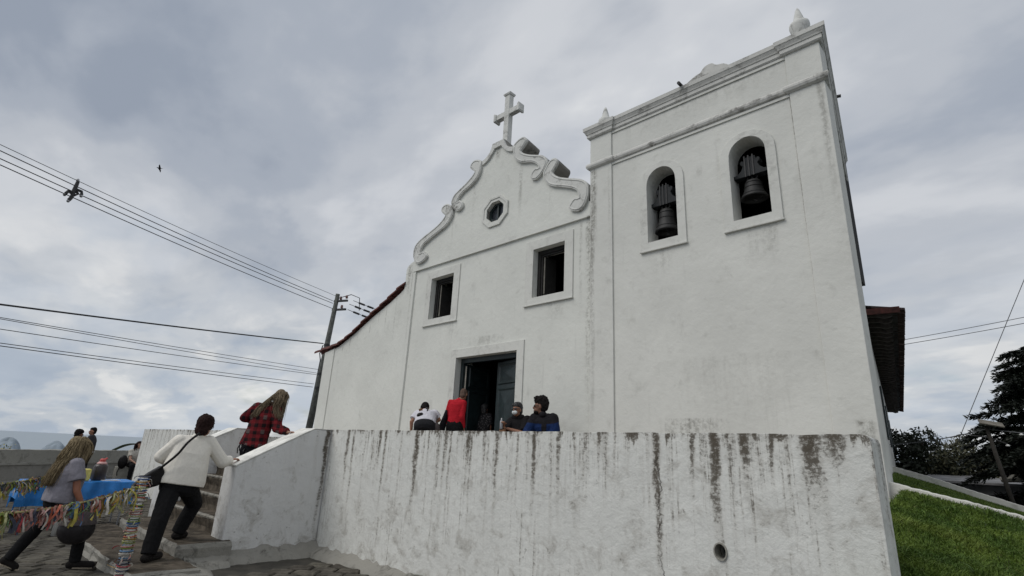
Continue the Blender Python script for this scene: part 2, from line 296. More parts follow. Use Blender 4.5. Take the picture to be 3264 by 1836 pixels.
# ---------------------------------------------------------------- mesh helpers
def link(name, me, mat, parent=None, smooth=False):
    o = bpy.data.objects.new(name, me); C.objects.link(o)
    if mat is not None and not me.materials: me.materials.append(MATS[mat] if isinstance(mat, str) else mat)
    if smooth:
        for p in me.polygons: p.use_smooth = True
    if parent is not None: o.parent = parent
    return o
def tag(o, label, cat, group=None, kind=None):
    if label: o['label'] = label
    if cat: o['category'] = cat
    if group: o['group'] = group
    if kind: o['kind'] = kind
    return o
def empty(name, loc, label, cat, group=None):
    o = bpy.data.objects.new(name, None); C.objects.link(o); o.location = loc; o.empty_display_size = .1
    return tag(o, label, cat, group)
class MB:
    """collects shapes in world coordinates; build() links them as ONE mesh object, origin at the parent's"""
    def __init__(s): s.v = []; s.f = []
    def add(s, vs, fs):
        k = len(s.v); s.v += [tuple(v) for v in vs]; s.f += [tuple(i+k for i in f) for f in fs]; return s
    def box(s, x0, x1, y0, y1, z0, z1):
        return s.add([(x, y, z) for x in (x0, x1) for y in (y0, y1) for z in (z0, z1)], [(0, 1, 3, 2), (4, 6, 7, 5), (0, 4, 5, 1), (2, 3, 7, 6), (0, 2, 6, 4), (1, 5, 7, 3)])
    def obox(s, c, ax, ay, az):
        c, ax, ay, az = map(Vector, (c, ax, ay, az))
        return s.add([c+i*ax+j*ay+k*az for i in (-1, 1) for j in (-1, 1) for k in (-1, 1)], [(0, 1, 3, 2), (4, 6, 7, 5), (0, 4, 5, 1), (2, 3, 7, 6), (0, 2, 6, 4), (1, 5, 7, 3)])
    def prism(s, outer, y0, y1, holes=(), plane='xz'):
        polys = [list(outer)] + [list(h) for h in holes]
        tri = tessellate_polygon([[Vector((a, b, 0)) for a, b in p] for p in polys])
        pts = [q for p in polys for q in p]; n = len(pts)
        def P(a, b, d): return (a, d, b) if plane == 'xz' else ((d, a, b) if plane == 'yz' else (a, b, d))
        vs = [P(a, b, y0) for a, b in pts] + [P(a, b, y1) for a, b in pts]
        fs = [tuple(t) for t in tri] + [tuple(i+n for i in reversed(t)) for t in tri]
        k = 0
        for p in polys:
            for i in range(len(p)):
                j = (i+1) % len(p); fs.append((k+i, k+j, k+j+n, k+i+n))
            k += len(p)
        return s.add(vs, fs)
    def tube(s, pts, r, seg=8, caps=True):
        pts = [Vector(p) for p in pts]; n = len(pts); rr = r if isinstance(r, (list, tuple)) else [r]*n
        vs = []; up = None
        for i, p in enumerate(pts):
            d = (pts[min(i+1, n-1)] - pts[max(i-1, 0)]).normalized()
            if up is None: up = Vector((0, 0, 1)) if abs(d.z) < .9 else Vector((1, 0, 0))
            a = d.cross(up).normalized(); b = a.cross(d).normalized(); up = b
            vs += [p + rr[i]*(math.cos(2*PI*k/seg)*a + math.sin(2*PI*k/seg)*b) for k in range(seg)]
        fs = [(i*seg+k, i*seg+(k+1) % seg, (i+1)*seg+(k+1) % seg, (i+1)*seg+k) for i in range(n-1) for k in range(seg)]
        if caps: fs += [tuple(reversed(range(seg))), tuple((n-1)*seg+k for k in range(seg))]
        return s.add(vs, fs)
    def lathe(s, c, prof, seg=20, a0=0, axis=(0, 0, 1)):
        c = Vector(c); q = Vector((0, 0, 1)).rotation_difference(Vector(axis))
        vs = [c + q @ Vector((r*math.cos(2*PI*k/seg+a0), r*math.sin(2*PI*k/seg+a0), z)) for r, z in prof for k in range(seg)]
        fs = [(i*seg+k, i*seg+(k+1) % seg, (i+1)*seg+(k+1) % seg, (i+1)*seg+k) for i in range(len(prof)-1) for k in range(seg)]
        fs += [tuple(reversed(range(seg))), tuple((len(prof)-1)*seg+k for k in range(seg))]
        return s.add(vs, fs)
    def ell(s, c, r, seg=14, rings=9, R=None):
        c = Vector(c); vs = []; fs = []
        for i in range(rings+1):
            th = PI*i/rings
            for k in range(seg):
                ph = 2*PI*k/seg; v = Vector((r[0]*math.sin(th)*math.cos(ph), r[1]*math.sin(th)*math.sin(ph), r[2]*math.cos(th)))
                vs.append(c + (R @ v if R else v))
        fs = [(i*seg+k, i*seg+(k+1) % seg, (i+1)*seg+(k+1) % seg, (i+1)*seg+k) for i in range(rings) for k in range(seg)]
        return s.add(vs, fs)
    def sweep(s, prof, path, closed=False):
        """prof: (offset outwards, z); path: plan points; outward = right of travel"""
        n = len(path); vs = []
        for i, p in enumerate(path):
            p = Vector(p)
            d0 = (p - Vector(path[i-1])).normalized() if i > 0 else None
            d1 = (Vector(path[i+1]) - p).normalized() if i < n-1 else None
            n0 = Vector((d0.y, -d0.x)) if d0 else None; n1 = Vector((d1.y, -d1.x)) if d1 else None
            if n0 is None: nn = n1
            elif n1 is None: nn = n0
            else: nn = (n0+n1); nn = nn/max(.2, nn.dot(n0))
            vs += [(p.x+nn.x*o, p.y+nn.y*o, z) for o, z in prof]
        k = len(prof)
        fs = [(i*k+j, i*k+(j+1) % k, (i+1)*k+(j+1) % k, (i+1)*k+j) for i in range(n-1) for j in range(k)]
        fs += [tuple(range(k)), tuple(reversed(range((n-1)*k, n*k)))]
        return s.add(vs, fs)
    def mesh(s, name, origin=(0, 0, 0), clean=True):
        me = bpy.data.meshes.new(name); o = Vector(origin); me.from_pydata([tuple(Vector(v)-o) for v in s.v], [], s.f)
        if clean:
            b = bmesh.new(); b.from_mesh(me); bmesh.ops.remove_doubles(b, verts=b.verts, dist=1e-5); bmesh.ops.recalc_face_normals(b, faces=b.faces); b.to_mesh(me); b.free()
        return me
    def build(s, name, mat, parent=None, smooth=False, bevel=0, seg=2, clean=True):
        org = parent.matrix_world.translation if False else (world_loc(parent) if parent is not None else Vector((0, 0, 0)))
        o = link(name, s.mesh(name, org, clean), mat, parent, smooth)
        if bevel:
            md = o.modifiers.new('bevel', 'BEVEL'); md.width = bevel; md.segments = seg; md.limit_method = 'ANGLE'; md.angle_limit = math.radians(35)
        return o
def world_loc(o):
    v = Vector((0, 0, 0))
    while o is not None: v += o.location; o = o.parent
    return v
def struct(o): o['kind'] = 'structure'; return o
def copy_tree(o, parent=None):
    c = o.copy(); C.objects.link(c); c.parent = parent
    for ch in o.children: copy_tree(ch, c)
    return c
def arc(cx, cz, rx, rz, a0, a1, n):
    return [(cx+rx*math.cos(math.radians(a0+(a1-a0)*i/n)), cz+rz*math.sin(math.radians(a0+(a1-a0)*i/n))) for i in range(n+1)]
def catmull(pts, n=6, closed=False):
    P = [Vector(p) for p in pts]; out = []
    for i in range(len(P)-1):
        p0 = P[max(i-1, 0)]; p1 = P[i]; p2 = P[i+1]; p3 = P[min(i+2, len(P)-1)]
        for k in range(n):
            t = k/n; out.append(.5*((2*p1)+(p2-p0)*t+(2*p0-5*p1+4*p2-p3)*t*t+(3*p1-p0-3*p2+p3)*t**3))
    out.append(P[-1]); return [tuple(v) for v in out]
# ================================================================ SETTING
GZ = -.12
sea = MB(); sea.add([(-40000, -40000, -45), (40000, -40000, -45), (40000, 40000, -45), (-40000, 40000, -45)], [(0, 1, 2, 3)])
struct(sea.build('sea', 'sea'))
# plaza: paved hilltop with a thick edge; pavers are its children
g = MB()
PLZ = [(-30, -9), (-21.3, -1.2), (-28.6, 6.4), (-30, 9), (-34, 40), (14, 44), (20, 3.9), (20, -14), (-8, -16)]
g.prism([(p[0], p[1]) for p in PLZ], -8, GZ-.035, plane='xy')
ground = struct(g.build('plaza_ground', 'ground_dirt'))
def hill():
    vs = []; fs = []; n = 64; R = [0, 1.0, 1.35, 2.2, 4.5]; Zs = [-.6, -.8, -6, -20, -46]
    for ri, (r, z) in enumerate(zip(R, Zs)):
        for k in range(n):
            a = 2*PI*k/n; rr = r*(33+4*math.sin(3*a)+3*math.sin(7*a+1)); vs.append((-6+rr*math.cos(a)*.95, 12+rr*math.sin(a), z+(.5*math.sin(5*a) if ri > 1 else 0)))
    for i in range(len(R)-1):
        for k in range(n): fs.append((i*n+k, i*n+(k+1) % n, (i+1)*n+(k+1) % n, (i+1)*n+k))
    return MB().add(vs, fs)
struct(hill().build('hillside', 'lawn_soil', smooth=True))
def paving():
    ca, sa = math.cos(.72), math.sin(.72); L, Wd = .36, .27
    meshes = []
    for k in range(6):
        b = MB(); w, l = Wd*.5-.017, L*.5-.017; j = lambda: random.uniform(-.006, .006); hz = .033
        top = [(-l+.012+j(), -w+.012+j(), hz+j()), (l-.012+j(), -w+.012+j(), hz+j()), (l-.012+j(), w-.012+j(), hz+j()), (-l+.012+j(), w-.012+j(), hz+j())]
        bot = [(-l, -w, -.03), (l, -w, -.03), (l, w, -.03), (-l, w, -.03)]; mid = [(-l, -w, hz-.016), (l, -w, hz-.016), (l, w, hz-.016), (-l, w, hz-.016)]
        b.add(top+mid+bot, [(0, 1, 2, 3)] + [(4+i, 4+(i+1) % 4, (i+1) % 4, i) for i in range(4)] + [(8+i, 8+(i+1) % 4, 4+(i+1) % 4, 4+i) for i in range(4)])
        me = b.mesh('paver'); me.materials.append(MATS['paver_abc'[:6]+'_'+'abc'[k % 3]] if False else MATS['paver_'+'abc'[k % 3]]); meshes.append(me)
    spots = []
    for i in range(-90, 140):
        for jn in range(-170, 60):
            u = (jn+(i % 2)*.5)*L; v = i*Wd; x = -9+u*ca-v*sa; y = 2+u*sa+v*ca
            vis = (-22 < x < -6.2 and -1.0 < y < 5.0)
            if not vis: continue
            if -13.0 < x < -8.2 and y > 2.0: continue            # under the steps
            if x < -8.6 and y > 5: continue
            if x > -9.15 and y > 4.85: continue
            ang = math.atan2(y, -x); inview = y > -x*.03 - .35
            if not inview: continue
            spots.append((math.hypot(x, y), x, y))
    spots.sort()
    near = spots[:300]; far = spots[300:]
    for d, x, y in near:
        o = bpy.data.objects.new('paver', random.choice(meshes)); C.objects.link(o); o.parent = ground
        o.location = (x, y, GZ-.028+random.uniform(-.005, .006)); o.rotation_euler = (random.gauss(0, .012), random.gauss(0, .012), .72+random.gauss(0, .012)+random.choice((0, PI)))
    b = MB()
    for d, x, y in far:
        a = .72+random.gauss(0, .01); c_, s_ = math.cos(a), math.sin(a); z = GZ+.004+random.uniform(-.005, .006); l, w = L*.5-.02, Wd*.5-.02
        P = [(x+u*c_-v*s_, y+u*s_+v*c_) for u, v in ((-l, -w), (l, -w), (l, w), (-l, w))]
        b.add([(p[0], p[1], z) for p in P]+[(p[0], p[1], GZ-.05) for p in P], [(0, 1, 2, 3)]+[(4+i, 4+(i+1) % 4, (i+1) % 4, i) for i in range(4)])
    o = b.build('paver_field', 'paver_a', ground, clean=False); o['kind'] = 'stuff'
paving()
# terrace floor behind the parapet
t = MB(); t.prism([(-21.7, 5.3), (-12.72, 5.3), (-12.72, 4.42), (-9.62, 4.42), (-9.62, 5.3), (-1.05, 5.3), (-1.5, 9.4), (-17, 9.4), (-17.9, 12), (-21.7, 12)], -.2, 1.2, plane='xy')
struct(t.build('terrace_floor', 'terrace_tile'))
# ---------------------------------------------------------------- terrace parapets
def wavy_top(x0, x1, z, n, amp): return [(x0+(x1-x0)*i/n, z+amp*math.sin(i*2.3)+amp*.7*math.sin(i*5.1+1)) for i in range(n+1)]
tw = empty('terrace_wall', (-5, 5.2, -.12), 'long white terrace wall with dark mould streaks and a drain hole below the church', 'wall')
top = wavy_top(-.96, -9.145, 1.885, 40, .005)
outer = [(-9.145, -.3), (-.88, -.3), (-.885, 1.83), (-.895, 1.862), (-.925, 1.882)] + top
MB().prism(outer, 5.0, 5.35, [arc(-2.125, .885, .058, .072, 0, 342, 18)]).build('wall', 'terrace_plaster', tw, bevel=.018, seg=2)
d = MB(); ring = arc(-2.125, .885, .060, .074, 0, 345, 23); inr = arc(-2.125, .885, .050, .062, 0, 345, 23)
d.prism(ring, 4.985, 5.12, [inr]).build('drain_pipe', 'old_concrete', tw)
MB().prism(arc(-2.125, .885, .055, .068, 0, 345, 23), 5.2, 5.34).build('drain_shadow_plug', 'interior_shade', tw).name = 'drain_shade_plug'  # dark plug, its colour standing in for the shade inside the drain
sk = MB()
def skirt(mb, path, w, h, seed):
    r = random.Random(seed); pts = []
    for (x0, y0), (x1, y1) in zip(path[:-1], path[1:]):
        n = max(2, int(math.hypot(x1-x0, y1-y0)/.09)); pts += [(x0+(x1-x0)*i/n, y0+(y1-y0)*i/n) for i in range(n)]
    pts.append(path[-1]); vs = []; fs = []
    for i, p in enumerate(pts):
        a = Vector(pts[max(i-1, 0)]); b = Vector(pts[min(i+1, len(pts)-1)]); dd = (b-a).normalized(); nn = Vector((dd.y, -dd.x))
        ww = w*(1+r.uniform(-.16, .16)); hh = h*(1+r.uniform(-.2, .2))
        for o, z in ((-.02, GZ+hh), (ww*.35, GZ+hh*.55+r.uniform(-.01, .01)), (ww*.8, GZ+.03+r.uniform(-.01, .012)), (ww*1.05, GZ-.05)):
            vs.append((p[0]+nn.x*o, p[1]+nn.y*o, z))
    for i in range(len(pts)-1):
        for k in range(3): fs.append((i*4+k, i*4+k+1, i*4+k+5, i*4+k+4))
    mb.add(vs, fs)
skirt(sk, [(-9.12, 5.0), (-.6, 5.0)], .20, .13, 3)
sk.build('footing', 'skirt_concrete', tw, smooth=True)
tl = empty('terrace_wall', (-16, 5.2, -.12), 'white terrace wall stretch left of the stairs behind the two climbing women', 'wall')
MB().prism([(-21.75, -.3), (-13.205, -.3)] + wavy_top(-13.205, -21.70, 1.845, 30, .006), 5.0, 5.35).build('wall', 'terrace_left_plaster', tl, bevel=.018)
MB().box(-21.73, -21.4, 5.352, 13, -.3, 1.84).build('return_wall', 'terrace_left_plaster', tl, bevel=.018)
# ---------------------------------------------------------------- stairs
st = empty('stone_stairs', (-10.5, 3.3, -.12), 'worn stone stairs between white side walls rising to the terrace', 'stairs')
def rough_slab(x0, x1, y0, y1, z0, z1, seed, flare=0):
    """block with hand-cast uneven edges"""
    r = random.Random(seed); nx = max(3, int((x1-x0)/.16)); ny = max(2, int((y1-y0)/.16)); b = MB(); q = lambda a: r.uniform(-a, a)
    P = {}
    def v(x, y, z): P.setdefault((x, y, z), len(b.v)); i = P[(x, y, z)]; 
    grid = [[(x0+(x1-x0)*i/nx+(q(.012) if 0 < i < nx else q(.008)), y0+(y1-y0)*j/ny+q(.012), z1+q(.007)) for j in range(ny+1)] for i in range(nx+1)]
    idx = [[len(b.v)+i*(ny+1)+j for j in range(ny+1)] for i in range(nx+1)]
    vs = [p for row in grid for p in row]; fs = [(idx[i][j], idx[i+1][j], idx[i+1][j+1], idx[i][j+1]) for i in range(nx) for j in range(ny)]
    rim = [(i, 0) for i in range(nx)] + [(nx, j) for j in range(ny)] + [(i, ny) for i in range(nx, 0, -1)] + [(0, j) for j in range(ny, 0, -1)]
    cx, cy = (x0+x1)/2, (y0+y1)/2; k0 = len(vs)
    for lev, (fz, fo) in enumerate(((.82, .02), (.4, -.012+flare*.5), (0, flare))):
        for (i, j) in rim:
            p = grid[i][j]; ox = (1 if i == nx else (-1 if i == 0 else 0)); oy = (1 if j == ny else (-1 if j == 0 else 0))
            vs.append((p[0]+ox*(fo+q(.012)), p[1]+oy*(fo+q(.012)), z0+(z1-z0)*fz+q(.006)*(1 if lev < 2 else 0)))
    n = len(rim)
    for k in range(n):
        a = idx[rim[k][0]][rim[k][1]]; c = idx[rim[(k+1) % n][0]][rim[(k+1) % n][1]]; fs.append((a, c, k0+(k+1) % n, k0+k))
        for lev in range(2): fs.append((k0+lev*n+k, k0+lev*n+(k+1) % n, k0+(lev+1)*n+(k+1) % n, k0+(lev+1)*n+k))
    return b.add(vs, fs)
def two_tone(o, topmat):
    o.data.materials.append(MATS[topmat])
    for p in o.data.polygons:
        if p.normal.z > .75: p.material_index = 1
two_tone(rough_slab(-13.0, -8.22, 2.12, 2.86, GZ-.05, 0, 1, .05).build('base_slab', 'skirt_concrete', st), 'step_stone')
two_tone(rough_slab(-12.45, -9.04, 2.84, 3.56, GZ-.05, .16, 2, .03).build('lower_slab', 'skirt_concrete', st), 'step_stone')
RIS = [(3.56, .40), (3.86, .66), (4.14, .93), (4.42, 1.195)]
for i, (y, z) in enumerate(RIS):
    y1 = RIS[i+1][0]+.1 if i < 3 else 4.75
    o = rough_slab(-12.73, -9.62, y-.02, y1, z-.30, z, 10+i).build('step', 'step_stone', st)
    e = MB(); r = random.Random(40+i); n = 34; x0, x1 = -12.7, -9.66
    vs = []; 
    for k in range(n+1):
        x = x0+(x1-x0)*k/n; a = r.uniform(.010, .028); vs += [(x, y-.034-a*.4, z-.028-a*.3), (x, y-.042-a*.4, z-.008), (x, y-.03, z+.010+a*.15), (x, y+.0+a, z+.008)]
    e.add(vs, [(k*4+j, k*4+j+1, k*4+j+5, k*4+j+4) for k in range(n) for j in range(3)]).build('nosing', 'step_edge', o)
def side_wall(x0, x1, mat):
    prof = [(3.46, -.2), (4.995, -.2), (4.995, 1.868), (4.66, 1.868), (3.46, 1.232)]
    w = MB().prism(prof, x0, x1, plane='yz').build('side_wall', mat, st, bevel=.02)
    cp = MB().prism([(3.448, 1.224), (4.655, 1.866), (4.655, 1.886), (3.44, 1.246)], x0-.008, x1+.008, plane='yz')
    cp.build('cap', 'cap_paint', w, bevel=.006)
    cp = MB().prism([(4.657, 1.870), (5.34, 1.870), (5.34, 1.887), (4.657, 1.887)], x0-.006, x1+.006, plane='yz')
    cp.build('cap', 'cap_paint', w, bevel=.006)
    MB().box(x0+.004, x1-.004, 4.997, 5.345, -.2, 1.868).build('wall_end', mat, w)
side_wall(-9.65, -9.15, 'stair_plaster'); side_wall(-13.2, -12.7, 'stair_plaster')
sk = MB(); skirt(sk, [(-9.15, 3.30), (-9.15, 5.0)], .24, .17, 5); sk.build('footing', 'skirt_concrete', st, smooth=True)
sk = MB(); skirt(sk, [(-8.24, 2.06), (-8.24, 2.86), (-9.02, 2.95), (-9.06, 3.5)], .26, .10, 6); sk.build('footing', 'skirt_concrete', st, smooth=True)
# ---------------------------------------------------------------- plaza boundary wall far left
bw = empty('boundary_wall', (-26, 3.2, -.12), 'low grey rough wall with a ledge along the far edge of the plaza', 'wall')
A, B = Vector((-20.4, -2.2)), Vector((-29.2, 7.0)); dd = (B-A).normalized(); nn = Vector((dd.y, -dd.x))      # nn: towards the sea or the plaza
if nn.dot(Vector((1, 0))) < 0: nn = -nn
def strip(mb, o0, o1, z0, z1, seed, n=60):
    r = random.Random(seed); vs = []; fs = []
    for i in range(n+1):
        p = A+(B-A)*(i/n); a = p+nn*(o0+r.uniform(-.012, .012)); b = p+nn*(o1+r.uniform(-.012, .012)); w = .012
        vs += [(a.x, a.y, z0), (b.x, b.y, z0), (b.x, b.y, z1+r.uniform(-w, w)), (a.x, a.y, z1+r.uniform(-w, w))]
    for i in range(n):
        for k in range(4): fs.append((i*4+k, i*4+(k+1) % 4, i*4+4+(k+1) % 4, i*4+4+k))
    fs += [(0, 1, 2, 3), (n*4, n*4+1, n*4+2, n*4+3)]
    return mb.add(vs, fs)
strip(MB(), -.55, -.05, -.6, .985, 1).build('upper_wall', 'old_concrete', bw)
strip(MB(), -.5, .10, .50, .565, 2).build('ledge', 'old_concrete', bw)
strip(MB(), -.04, .06, -.2, .498, 3).build('lower_wall', 'grey_render', bw)
strip(MB(), -.04, .42, -.2, .02, 4).build('plinth', 'grey_render', bw)
# ================================================================ CHURCH
ch = empty('church', (-9.5, 9.3, 1.2), 'white colonial church with curved scrolled gable, bell tower and dark double door', 'church')
FY = 9.05                                                                     # plane of the recessed panel
def rect(x0, x1, z0, z1): return [(x0, z0), (x1, z0), (x1, z1), (x0, z1)]
DOOR = (-10.61, -8.44, 1.0, 3.97); W1 = (-11.99, -11.0, 5.2, 6.435); W2 = (-8.03, -7.07, 5.19, 6.42)
MB().prism(rect(-12.84, -6.31, .8, 6.84), FY, 9.62, [rect(*DOOR), rect(*W1), rect(*W2)]).build('facade_panel', 'church_plaster', ch)
MB().prism([(-13.31, .8), (-12.84, .8), (-12.80, 6.829), (-13.30, 6.829), (-13.31, 6.4)], 9.0, 9.62).build('pilaster', 'church_plaster', ch, bevel=.012)
# lean-to wall with its sagging roof line
LT = [(-17.78, 4.77), (-16.9, 4.90), (-15.93, 5.26), (-15.46, 5.47), (-14.89, 5.72), (-14.0, 6.05), (-13.52, 6.27), (-13.312, 6.40)]
MB().prism([(-17.78, .8), (-13.312, .8)] + LT[::-1], 9.03, 9.6).build('aisle_wall', 'church_plaster', ch)
MB().prism([(-17.785, .8), (-17.15, .8), (-17.14, 4.86), (-17.78, 4.765)], 9.0, 9.028).build('corner_strip', 'church_plaster', ch, bevel=.006)
MB().box(-17.77, -17.3, 9.602, 30, .8, 4.75).build('aisle_side_wall', 'church_plaster', ch)
# gable
AX = -9.45
def mir(pts): return [(2*AX-x, z) for x, z in reversed(pts)]
sh = [(-13.302, 6.831), (-13.30, 6.93), (-13.26, 7.06), (-13.15, 7.13), (-13.0, 7.19), (-12.90, 7.20)]
A1 = catmull([(-12.90, 7.22), (-12.94, 7.46), (-12.89, 7.66), (-12.70, 7.80), (-12.39, 7.91), (-12.09, 8.0), (-11.80, 8.11), (-11.60, 8.23), (-11.52, 8.32)], 4)
A2 = catmull([(-11.66, 8.44), (-11.73, 8.54), (-11.70, 8.64), (-11.57, 8.69), (-11.43, 8.67), (-11.30, 8.59)], 4)
B1 = catmull([(-11.30, 8.66), (-11.25, 8.80), (-11.13, 8.92), (-10.9, 9.02), (-10.65, 9.13), (-10.44, 9.26), (-10.34, 9.37)], 4)
B2 = catmull([(-10.53, 9.53), (-10.56, 9.63), (-10.46, 9.74), (-10.31, 9.75), (-10.16, 9.69), (-10.08, 9.63)], 4)
NK = catmull([(-10.06, 9.62), (-9.93, 9.66), (-9.77, 9.78), (-9.69, 9.95)], 4) + [(-9.68, 10.02)]
half_left = sh + A1 + A2 + B1 + B2 + NK
def squeeze(pts): return [(-7.6+(x+7.6)*.765 if x > -7.6 else x, z) for x, z in pts]
half_right = squeeze(mir(A1 + A2 + B1 + B2 + NK)) + [(-6.315, 7.2), (-6.315, 6.831)]
OC = [(-9.23, 8.29), (-9.02, 8.07), (-8.98, 7.73), (-9.18, 7.47), (-9.60, 7.44), (-9.88, 7.70), (-9.87, 8.06), (-9.62, 8.29)]
def octo(c, r, rz=None): return [(c[0]+r*math.cos(PI/8+i*PI/4), c[1]+(rz or r)*math.sin(PI/8+i*PI/4)) for i in range(8)]
OCC = (-9.44, 7.86)
gb_ = MB().prism(half_left + half_right, 9.0, 9.57, [octo(OCC, .345, .315)]); gb_.v = [(x-.145*(y-9), y, z) for x, y, z in gb_.v]
gb_.build('gable', 'church_plaster', ch, bevel=.015)
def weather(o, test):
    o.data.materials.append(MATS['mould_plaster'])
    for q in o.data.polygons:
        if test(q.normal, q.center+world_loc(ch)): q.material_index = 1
weather(bpy.data.objects['gable'], lambda n_, c_: abs(n_.y) < .5 and c_.z > 6.9 and not (abs(c_.x+9.44) < .36 and abs(c_.z-7.86) < .36))
MB().prism([(-12.9, 6.832), (-6.33, 6.832), (-6.33, 7.0), (-11.6, 6.985)], 8.988, 8.999).build('gable_band', 'church_plaster', ch)
def scroll(outer, inner, low):
    return outer + inner + low
SA = A1[2:] + A2 + [(-11.18, 8.41), (-11.19, 8.29)] + catmull([(-11.19, 8.27), (-11.31, 8.07), (-11.53, 7.93), (-11.91, 7.81), (-12.26, 7.69), (-12.50, 7.57), (-12.58, 7.43)], 3) + catmull([(-12.59, 7.34), (-12.47, 7.39), (-12.33, 7.33), (-12.22, 7.19), (-12.36, 7.07), (-12.62, 7.02), (-12.80, 7.12), (-12.88, 7.24)], 3)
SB = B1 + B2 + catmull([(-10.075, 9.5), (-10.10, 9.32), (-10.19, 9.15), (-10.41, 8.98), (-10.75, 8.87), (-10.96, 8.72), (-11.03, 8.56)], 3) + catmull([(-11.02, 8.59), (-10.91, 8.63), (-10.77, 8.52), (-10.77, 8.37), (-10.95, 8.30), (-11.15, 8.42), (-11.25, 8.56)], 3)
SN = NK + mir(NK) + mir(catmull([(-10.04, 9.48), (-9.86, 9.55), (-9.70, 9.69), (-9.58, 9.85)], 3))[::1] + mir(mir(catmull([(-10.04, 9.48), (-9.86, 9.55), (-9.70, 9.69), (-9.58, 9.85)], 3)))[::1] if False else None
nin = catmull([(-10.04, 9.48), (-9.86, 9.55), (-9.70, 9.69), (-9.58, 9.85)], 3)
SN = NK + mir(NK) + [(2*AX-x, z) for x, z in nin] + nin[::-1]
def relief(poly, depth, inset):
    o = MB().prism(poly, 9.0-depth, 8.999).build('scroll', 'trim_plaster', ch, bevel=.055, seg=4)
    c2 = Vector((sum(p[0] for p in poly)/len(poly), sum(p[1] for p in poly)/len(poly))); pts = []
    for i in range(len(poly)):
        a, b_, c_ = Vector(poly[i-1]), Vector(poly[i]), Vector(poly[(i+1) % len(poly)]); t_ = (c_-a)
        if t_.length < 1e-6: continue
        t_.normalize(); area = 1 if sum(poly[j-1][0]*poly[j][1]-poly[j][0]*poly[j-1][1] for j in range(len(poly))) > 0 else -1
        nn_ = Vector((-t_.y, t_.x))*area*.040; pts.append((b_.x+nn_.x, 8.999-depth+.004, b_.y+nn_.y))
    MB().tube(pts+pts[:1], .020, 6, False).build('roll_moulding', 'trim_plaster', o, smooth=True)
for poly in (SA, SB): relief(poly, .075, 0); relief(squeeze(mir(poly)), .075, 0)
MB().prism(SN, 8.94, 8.999).build('crown_band', 'trim_plaster', ch, bevel=.015)
# cross on the gable
cx = MB(); cY = 9.36; X0 = -9.52
cx.box(X0-.095, X0+.095, cY-.09, cY+.09, 10.0, 11.80); cx.box(X0-.43, X0-.096, cY-.08, cY+.08, 11.11, 11.285); cx.box(X0+.096, X0+.43, cY-.08, cY+.08, 11.11, 11.285)
for sx in (-1, 1):
    cx.add([(X0+sx*u, cY+e*w, 11.195+f*h) for u, w, h in ((.425, .105, .115), (.50, .125, .145), (.53, .09, .10)) for e, f in ((-1, -1), (1, -1), (1, 1), (-1, 1))],
           [(i*4+k, i*4+(k+1) % 4, i*4+4+(k+1) % 4, i*4+4+k) for i in range(2) for k in range(4)] + [(0, 1, 2, 3), (8, 9, 10, 11)])
cx.add([(X0+e*u, cY+f*w, z) for u, w, z in ((.115, .11, 11.795), (.15, .13, 11.86), (.03, .03, 11.95)) for e, f in ((-1, -1), (1, -1), (1, 1), (-1, 1))],
       [(i*4+k, i*4+(k+1) % 4, i*4+4+(k+1) % 4, i*4+4+k) for i in range(2) for k in range(4)] + [(0, 1, 2, 3), (8, 9, 10, 11)])
cx.build('cross', 'trim_plaster', ch, bevel=.012)
# octagonal window
ow = MB().prism(octo(OCC, .53, .475), 8.955, 8.999, [octo(OCC, .44, .40)]).build('octagonal_window', 'frame_plaster', ch, bevel=.008)
MB().prism(octo(OCC, .438, .398), 8.975, 8.998, [octo(OCC, .346, .316)]).build('inner_surround', 'frame_plaster', ow)
MB().prism(octo(OCC, .342, .312), 9.10, 9.16, [octo(OCC, .275, .25)]).build('frame', 'door_green', ow)
MB().box(OCC[0]-.028, OCC[0]+.028, 9.095, 9.15, OCC[1]-.245, OCC[1]+.245).build('mullion', 'door_green', ow)
MB().prism(octo(OCC, .276, .251), 9.152, 9.158).build('pane', 'window_glass', ow)
# square windows
for (x0, x1, z0, z1), ox0, ox1, oz0, oz1 in ((W1, -12.22, -10.745, 5.0, 6.66), (W2, -8.275, -6.825, 4.99, 6.66)):
    w = MB().prism(rect(ox0, ox1, oz0+.03, oz1), FY-.028, FY-.0005, [rect(x0, x1, z0, z1)]).build('window', 'frame_plaster', ch, bevel=.006)
    MB().box(ox0-.012, ox1+.012, FY-.055, FY-.0008, oz0, oz0+.028).build('sill', 'frame_plaster', w, bevel=.005)
    MB().prism(rect(x0+.002, x1-.002, z0+.002, z1-.002), 9.20, 9.28, [rect(x0+.09, x1-.09, z0+.03, z1-.10)]).build('frame', 'dark_timber', w)
    MB().prism(rect(x0+.095, x1-.095, z0+.035, z1-.105), 9.23, 9.27, [rect(x0+.14, x1-.14, z0+.06, z1-.15)]).build('inner_frame', 'dark_timber', w)
    for sx, a in ((0, 80), (1, 95)):                                           # casements swung inwards
        hx = x0+.15 if sx == 0 else x1-.15; r = math.radians(a); wd = (x1-x0)*.36; dx, dy = (math.cos(r), math.sin(r)) if sx == 0 else (-math.cos(r), math.sin(r))
        cs = MB(); cs.obox((hx+dx*wd/2, 9.30+dy*wd/2, (z0+z1)/2), (dx*wd/2, dy*wd/2, 0), (-dy*.02, dx*.02, 0), (0, 0, (z1-z0)/2-.14)); c = cs.build('casement', 'dark_timber', w)
        MB().obox((hx-dx*.012, 9.30-dy*.012, (z0+z1)/2), (dx*.010, dy*.010, 0), (-dy*.016, dx*.016, 0), (0, 0, (z1-z0)/2-.15)).build('edge', 'door_edge', c)
